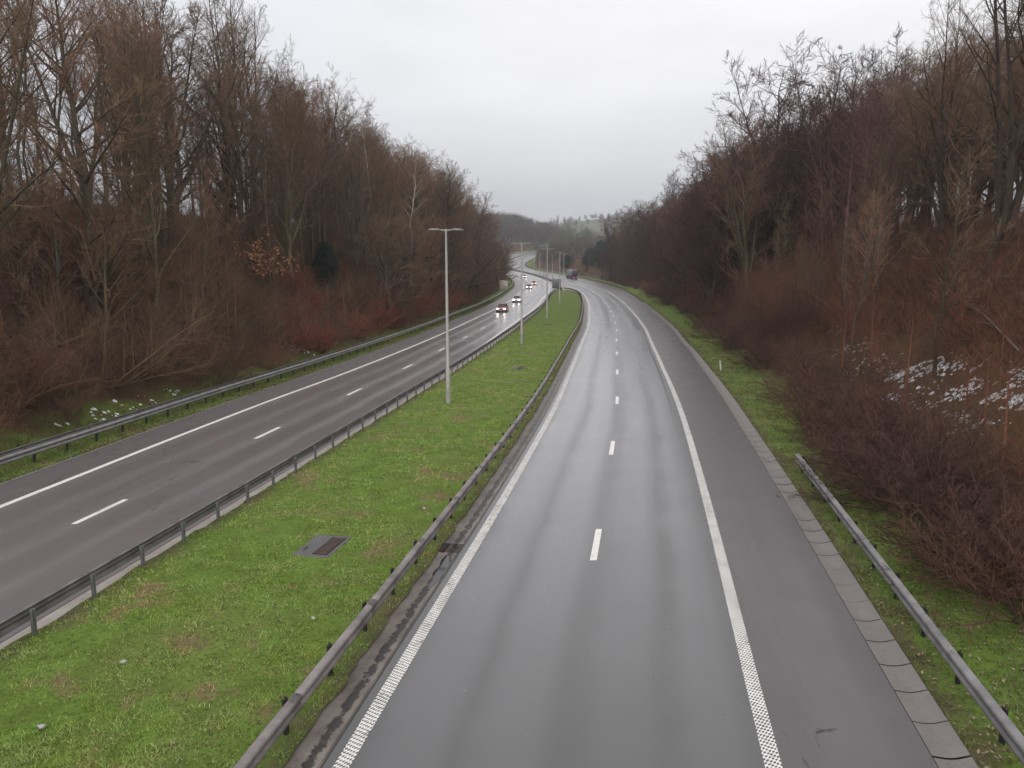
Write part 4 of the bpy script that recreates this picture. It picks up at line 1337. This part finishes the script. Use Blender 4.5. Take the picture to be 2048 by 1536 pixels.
SH['russet'] = [shrub_mesh(3, 22, 8, 5, 3, 70, .0075, M_shrub4) for _ in range(3)]
rb = shrubs(1, 60, 'russet', 'reddish brown leafless shrub higher on the right bank', 'brown shrubs up the right bank', 20, 200, 6.5, 22, 2.0, 2.6, 5.4, ypow=1.4)

SH['sapling'] = [shrub_mesh(3, n, 10, 6, 4, s, .0042, M_shrub1, u) for n, s, u in ((12, 30, .5), (15, 52, .25), (9, 72, .1))]
SH['sapling_russet'] = [shrub_mesh(3, n, 10, 6, 4, s, .0042, M_shrub4, u) for n, s, u in ((10, 30, .5), (14, 52, .25), (9, 72, .1))]
SH['sapling_dark'] = [shrub_mesh(3, n, 10, 6, 4, s, .0042, M_shrub3, u) for n, s, u in ((12, 34, .5), (15, 60, .2))]
shp = []
shrubs(-1, 130, 'sapling', 'tall thin-stemmed brown sapling thicket on the left bank', 'sapling thickets on the left bank', 26, 300, 5, 24, 2.2, 4.5, 8.5, ypow=1.4, wide=1.05)
shrubs(1, 70, 'sapling_russet', 'tall thin-stemmed reddish sapling thicket on the near right bank', 'reddish sapling thickets on the right bank', 26, 170, 7, 26, 2.2, 4.5, 8.0, ypow=1.2, wide=1.05)
shrubs(1, 64, 'sapling_dark', 'tall dark sapling thicket along the right bank towards the bend', 'dark sapling thickets on the right bank', 60, 330, 4.5, 18, 2.4, 4.5, 8.5, ypow=1.1, wide=1.05)

# ------------------------------------------------------------------ undergrowth, snow, and single plants
def undergrowth(name, side, n, ymin, ymax, omin, omax, label, ypow=1.6, leaf=.25):
    Y = ymin + (ymax - ymin) * rng.random(n)**ypow
    o = omin + (omax - omin) * rng.random(n)**1.2
    X = LA(Y) - o if side < 0 else RA(Y) + .7 + o
    k = (fbm(X * .35, Y * .35, 61) + .25 * rng.random(n) > .45) & (np.abs(X / Y) < .80)
    X, Y = X[k], Y[k]
    n = len(X)
    Z = zterr(X, Y)
    sc = 1 + Y / 120
    h = (.5 + 1.7 * rng.random(n)**1.5) * (.5 + .9 * fbm(X * .3, Y * .3, 62)) * sstep(2.5, 6, o[k])
    a = rng.random(n) * 6.28
    r = h * (.3 + .9 * rng.random(n))
    B = np.stack([X, Y, Z - .05], 1)
    d = np.stack([np.cos(a), np.sin(a), a * 0], 1)
    M1 = B + d * (r * .45)[:, None] + np.c_[h*0, h*0, h]
    E1 = B + d * (r * 1.3)[:, None] + np.c_[h*0, h*0, h * (.4 + .6 * rng.random(n))]
    m = MB()
    w = .006 * sc
    V, F = spikes(B, M1 + (M1 - B) * .05, w)
    m.add(V, [F])
    V, F = spikes(M1, E1, w * .8)
    m.add(V, [F])
    for q in range(2):
        t = rng.random(n)[:, None]
        s = M1 * t + E1 * (1 - t) if q else B * t + M1 * (1 - t)
        V, F = spikes(s, s + rng.normal(0, .28, (n, 3)) + [0, 0, .12], w * .7)
        m.add(V, [F])
    m.obj(name, M_bramble, kind='stuff', label=label, cat='undergrowth')
undergrowth('undergrowth', -1, 90000, 22, 300, 3.2, 30, 'tangle of brown bramble and dead stems covering the left bank')
undergrowth('undergrowth', 1, 90000, 14, 300, 4.2, 32, 'tangle of dark bramble and dead stems covering the right bank')

def leaves(P, s, mat, name, parent):
    n = len(P)
    a = norm(rng.normal(size=(n, 3)))
    b = norm(np.cross(a, rng.normal(size=(n, 3))))
    q = s * (.6 + .8 * rng.random(n))[:, None]
    V = np.stack([P - a*q, P + b*q*.55, P + a*q, P - b*q*.55], 1).reshape(-1, 3)
    return mesh_obj(name, V, [np.arange(n * 4).reshape(n, 4)], mat, parent)
def snow_patch(pts, label, n=2400):
    """pts: list of (x, y, rx, ry) patches of thin snow lying on the bank."""
    m = MB()
    for (x, y, rx, ry, dens) in pts:
        k = int(rx * ry * 30 * dens)
        q = rng.normal(0, .5, (k, 2))
        X, Y = x + q[:, 0] * rx, y + q[:, 1] * ry
        keep = fbm(X * 1.1, Y * 1.1, 71) > .42
        for a, b in zip(X[keep], Y[keep]):
            s = (.04 + .13 * rng.random()**1.8)
            an = np.linspace(0, 6.2832, 8)[:-1] + rng.random()
            rr = s * (.6 + .6 * rng.random(7))
            xs, ys = a + rr * np.cos(an), b + rr * np.sin(an)
            zs = zterr(np.r_[xs, a], np.r_[ys, b])
            th = .02 + .05 * rng.random()
            V = np.concatenate([np.stack([xs, ys, zs[:-1] - .02], 1), np.stack([a + (xs-a)*.75, b + (ys-b)*.75, zs[:-1] + th*.8], 1), [[a, b, zs[-1] + th]]])
            m.add(V, [[[i, (i+1) % 7, 7+(i+1) % 7, 7+i] for i in range(7)]])
            m.add(V, [[[7+i, 7+(i+1) % 7, 14] for i in range(7)]])
    return m.obj('snow', M_snow, kind='stuff', label=label, cat='snow')
sp = []
for px, py, rx, ry, dn in ((1655,625,1.2,1.6,.6),(1690,655,1.8,2.2,1.3),(1715,690,1.7,2.2,1.5),(1745,735,1.8,2.0,1.5),(1790,755,2.0,2.0,1.4),(1840,745,1.8,1.6,1.0),(1900,745,1.6,1.2,.7),(1960,745,1.6,1.0,.8),(2020,752,1.6,1.0,1.0),
                       (1930,785,2.2,1.4,1.6),(1985,795,2.4,1.4,1.8),(2040,800,2.2,1.6,1.6),(1800,795,1.4,1.2,1.0),(1720,640,1.4,1.6,.5),(1880,870,1.6,1.4,.3),(1960,860,1.6,1.4,.3),(1600,560,1.5,2,.3)):
    p = onterr(px, py)
    sp.append((p[0], p[1], rx, ry, dn))
snow_patch(sp, 'patches of thin snow lying on the right bank seen through the twigs')
sp = []
for px, py, rx, ry, dn in ((180,828,.8,.9,.9),(215,822,.7,.8,.6),(250,812,.9,.7,.7),(300,800,.9,.6,.5),(345,785,.6,.7,.8),(140,855,1.2,.6,.25),(590,697,1.0,1.0,.8),(620,705,.7,.8,.7)):
    p = onterr(px, py)
    sp.append((p[0], p[1], rx, ry, dn))
snow_patch(sp, 'scraps of snow on the grass behind the left guardrail')
# orange beech sapling
x, y = P_BEECH[:2]
st, tg, tips = shrub_mesh(5.6, 14, 7, 4, 2, 38, .006, M_shrub1)
r = empty('beech_sapling', (x, y, float(zterr(x, y))), 'young beech still holding orange brown leaves on the left bank', 'tree')
put(bpy.data.objects.new('stems', st), r)
put(bpy.data.objects.new('twigs', tg), r)
q = tips[(tips[:, 2] > 2.2) & (rng.random(len(tips)) < .9)]
leaves(q + rng.normal(0, .12, q.shape), .125, M_beech, 'leaves', r)
x, y = 42.0, 402.0
r = empty('beech_sapling', (39.5, 404, float(zterr(39.5, 404))), 'orange leaved young beech behind the lorry at the far bend', 'tree')
put(bpy.data.objects.new('stems', st), r)
put(bpy.data.objects.new('twigs', tg), r)
r.scale = (1, 1, 1.1)
q = tips[rng.random(len(tips)) < .8]
leaves(q, .22, M_beech, 'leaves', r)
# conifers
def conifer(x, y, h, w, label, group=None, n=2600):
    r = empty('conifer', (x, y, float(zterr(x, y)) - .1), label, 'conifer', group, rng.random() * 6)
    MB().tube([(0, 0, -.2), (0, 0, h * .5), (0, 0, h)], [.16, .1, .02], 8).obj('trunk', M_bark2, r)
    t = rng.random(n)**.7
    z = h * (.06 + .92 * (1 - t))
    a = rng.random(n) * 6.2832
    rad = w * (np.sqrt(np.clip(1 - (1 - t)**2.2, 0, 1)) * .95 + .04) * (1 - .35 * np.clip(t - .75, 0, 1) * 4) * (.35 + .65 * rng.random(n)) * (.7 + .6 * vnoise(a * 1.3, z * .9, 81))
    P = np.stack([np.cos(a) * rad, np.sin(a) * rad, z - .25 * rad], 1)
    d = np.stack([np.cos(a), np.sin(a), -.25 + 0 * a], 1) * (.35 + .4 * rng.random(n))[:, None] * (w / 2) + rng.normal(0, .12, (n, 3))
    m = MB()
    V, F = spikes(P - d * .5, P + d, .05 + .05 * rng.random(n))
    m.add(V, [F])
    e = P + d * .4
    V, F = spikes(e, e + rng.normal(0, .22, (n, 3)) * w / 2, np.full(n, .045))
    m.add(V, [F])
    m.obj('crown', M_ever, r)
x, y = P_CON[:2]
conifer(x, y, 6.0, 1.5, 'dark green young conifer among the brown trees on the left bank')
conifer(44.0, 385, 14.0, 5.0, 'tall dark green conifer at the end of the right wood', 'dark conifers at the end of the right wood')
conifer(39.2, 392, 11.0, 4.2, 'shorter dark green conifer left of the tall conifer by the bend', 'dark conifers at the end of the right wood')
conifer(49.5, 388, 15, 5.2, 'dark green conifer half hidden by the right wood', 'dark conifers at the end of the right wood')
conifer(30.5, 425, 7, 4.0, 'low rounded evergreen above the lorry', 'dark conifers at the end of the right wood')
# ivy on a stem, fallen log
x, y = onterr(1822, 470)[:2]
r = empty('ivy_plant', (x, y, float(zterr(x, y))), 'bright green ivy climbing a trunk in the right wood', 'ivy')
n = 500
z = rng.random(n) * 4.2
a = rng.random(n) * 6.28
leaves(np.stack([np.cos(a) * (.3 + .5 * rng.random(n)), np.sin(a) * (.3 + .5 * rng.random(n)), z], 1), .13, M_ivy, 'leaves', r)
MB().tube([(0, 0, -.2), (.1, 0, 2), (.05, .1, 4.6)], [.09, .08, .05], 7).obj('stem', M_bark2, r)
p0, p1 = onterr(332, 694), onterr(418, 702)
m = MB().tube([p0 + [0, 0, .5], (p0 + p1) / 2 + [0, 0, .62], p1 + [0, 0, .45]], [.10, .12, .07], 8)
c = (p0 + p1) / 2
o = m.obj('fallen_log', M_wood, label='fallen pale log lying among the brambles on the left bank', cat='log')
p0, p1 = onterr(2030, 770), onterr(1900, 690)
m = MB().tube([p0 + [0, 0, 1.6], (p0 + p1) / 2 + [0, 0, 2.6], p1 + [0, 0, 3.0]], [.05, .035, .012], 6)
for t, dx in ((.35, -.7), (.55, .5), (.7, -.5)):
    q = (p0 + [0, 0, 1.6]) * (1 - t) + (p1 + [0, 0, 3.0]) * t + [0, 0, .2]
    m.tube([q, q + [dx * 1.2, .2, .1], q + [dx * 2.2, .4, .5]], [.02, .014, .005], 5)
m.obj('fallen_branch', M_wood, label='pale slanting dead branch above the snow at the right edge', cat='branch')

# ------------------------------------------------------------------ background woods and the far hills
def far_wood(name, X, Y, h, nsp, mats, label, w=.6, tw=.10):
    """trees of a distant wood, read as one mass."""
    n = len(X)
    Z = zterr(X, Y)
    B = np.stack([X, Y, Z - .2], 1)
    T = B + np.stack([rng.normal(0, .04, n) * h, rng.normal(0, .04, n) * h, h], 1)
    m = MB()
    V, F = spikes(B, T, .012 * h + .03)
    m.add(V, [F])
    bi = np.repeat(np.arange(n), nsp)
    N = len(bi)
    t = .25 + .72 * rng.random(N)
    s = B[bi] * (1 - t)[:, None] + T[bi] * t[:, None]
    a = rng.random(N) * 6.28
    wd = w * h[bi] * .5 * np.sqrt(np.clip(1 - ((t - .5) / .58)**2, .05, 1))
    e = s + np.stack([np.cos(a) * wd, np.sin(a) * wd, wd * (.4 + .9 * rng.random(N))], 1) * (.5 + .5 * rng.random(N))[:, None]
    V, F = spikes(s, e, tw * (.6 + .5 * rng.random(N)))
    m.add(V, [F])
    for q in range(2):
        k = s + (e - s) * (.3 + .6 * rng.random(N))[:, None]
        V, F = spikes(k, k + rng.normal(0, .12, (N, 3)) * h[bi][:, None] * .7 + [0, 0, .25], tw * .6)
        m.add(V, [F])
    return m.obj(name, mats, kind='stuff', label=label, cat='wood')
def area(n, x0, x1, y0, y1, cond=None):
    X, Y = x0 + (x1 - x0) * rng.random(n), y0 + (y1 - y0) * rng.random(n)
    if cond is not None:
        k = cond(X, Y)
        X, Y = X[k], Y[k]
    return X, Y
# thicket standing behind the front rows, on and beyond both crests
Y = 34 + 330 * rng.random(330)**1.2
X = LA(Y) - (12 + 26 * rng.random(330))
top = SKYL(np.array([project(a, b, 15)[0] for a, b in zip(X, Y)]))
h = np.clip((CAM_H + (523 - top) / 1538 * Y - zterr(X, Y)) * (.55 + .33 * rng.random(330)), 2, 17)
k = (h > 4) & (Y > 75) & (X / Y > -.52)
far_wood('background_wood', X[k], Y[k], h[k], 80, M_twig1, 'dense bare wood massed behind the front trees on the left bank', .5, .022)
Y = 40 + 300 * rng.random(330)**1.2
X = RA(Y) + .7 + (12 + 26 * rng.random(330))
top = SKYR(np.array([project(a, b, 15)[0] for a, b in zip(X, Y)]))
h = np.clip((CAM_H + (523 - top) / 1538 * Y - zterr(X, Y)) * (.55 + .33 * rng.random(330)), 2, 19)
k = (h > 4) & (Y > 70)
far_wood('background_wood', X[k], Y[k], h[k], 80, M_twig2, 'dense bare wood massed behind the front trees on the right bank', .5, .022)
def thicket(side, n, y0, y1, o0, o1, mat, label, h0, h1):
    Y = y0 + (y1 - y0) * rng.random(n)**1.4
    o = o0 + (o1 - o0) * rng.random(n)
    X = LA(Y) - o if side < 0 else RA(Y) + .7 + o
    k = (np.abs(X / Y) < .8) & np.array([not in_clearing(a, b, 4) for a, b in zip(X, Y)])
    X, Y, o = X[k], Y[k], o[k]
    h = (h0 + (h1 - h0) * rng.random(len(X))) * sstep(1.5, 9, o + 1)
    far_wood('thicket', X, Y, h, 75, mat, label, 1.0, .0085)
thicket(-1, 520, 26, 260, 4.5, 26, M_shrub1, 'fine brown thicket filling the left bank between the shrubs', 2.5, 6.5)
thicket(1, 230, 22, 170, 6, 26, M_shrub4, 'fine reddish thicket filling the near right bank between the shrubs', 2.5, 6)
thicket(1, 300, 70, 330, 4, 22, M_shrub3, 'fine dark thicket filling the right bank towards the bend', 3, 7)
# grey wood right of the far bend, wooded ridge and field hill beyond
X, Y = area(420, 12, 110, 425, 690, lambda X, Y: X > RA(np.minimum(Y, 715)) + 6)
h = np.where(Y < 520, 8, 9) * (.6 + .6 * rng.random(len(X)))
far_wood('far_wood', X, Y, h, 70, M_farwood, 'grey brown wood on the inside of the far bend', .7, .07)
X, Y = area(260, 30, 75, 355, 440, lambda X, Y: X > RA(Y) + 2.5)
far_wood('undergrowth', X, Y, 1.2 + 2.2 * rng.random(len(X)), 40, M_shrub1, 'low brown scrub at the foot of the conifers by the far bend', 1.3, .05)
X, Y = area(30, 30, 75, 600, 680)
far_wood('far_wood', X, Y, 11 + 5 * rng.random(len(X)), 70, M_fargreen, 'pale green trees in the middle of the far grey wood', .8, .09)
X, Y = area(1500, -190, 70, 720, 1000, lambda X, Y: X < 30 + 45 * fbm(Y / 40, X / 40, 5))
far_wood('far_wood', X, Y, 13 + 7 * rng.random(len(X)), 46, M_farwood, 'brown wooded ridge closing the valley beyond the road', .75, .16)
X, Y = area(900, 40, 480, 1100, 1800, lambda X, Y: (np.abs(fbm(X / 70, Y / 150, 91) - .5) < .06) | (np.abs(Y - 1640) < 40))
k = np.abs(Y - 1640) < 60
far_wood('far_wood', X, Y, np.where(k, 6 + 5 * rng.random(len(X)), 10 + 7 * rng.random(len(X))), 36, M_farwood, 'hazy hedgerow trees on the green field hill at the horizon', .8, .25)
M_wall, M_roof = simple('house_wall', (.70, .68, .65), .8), simple('house_roof', (.16, .10, .09), .8)
for (x, y, w, lab) in ((146, 1150, 11, 'small white house among the trees on the far hill'), (95, 900, 9, 'tiny pale house at the foot of the far hill above the grey wood')):
    r = empty('house', (x, y, float(zterr(x, y)) - .3), lab, 'house', None, .3)
    MB().box(-w/2, w/2, -4, 4, 0, 5.5).obj('wall', M_wall, r)
    m = MB().prism([(-4.5, 5.52), (4.5, 5.52), (0, 9)], 'x', -w/2 - .4, w/2 + .4)
    m.obj('roof', M_roof, r)
    for k in (-.3, 0, .3):
        MB().box(k*w - .6, k*w + .6, -4.06, -4.003, 1.8, 3.6).obj('window', M_glass, r)

# ------------------------------------------------------------------ haze
m = bpy.data.materials.new('haze')
m.use_nodes = True
m.node_tree.nodes.clear()
ou = m.node_tree.nodes.new('ShaderNodeOutputMaterial')
vo = m.node_tree.nodes.new('ShaderNodeVolumePrincipled')
vo.inputs['Color'].default_value = (.90, .91, .94, 1)
vo.inputs['Density'].default_value = HAZE
vo.inputs['Anisotropy'].default_value = .2
m.node_tree.links.new(vo.outputs[0], ou.inputs['Volume'])
if HAZE > 0:
    MB().box(-1600, 1600, -90, 3050, -1.3, 190).obj('haze', m, kind='stuff', label='thin grey winter haze over the whole valley', cat='haze')
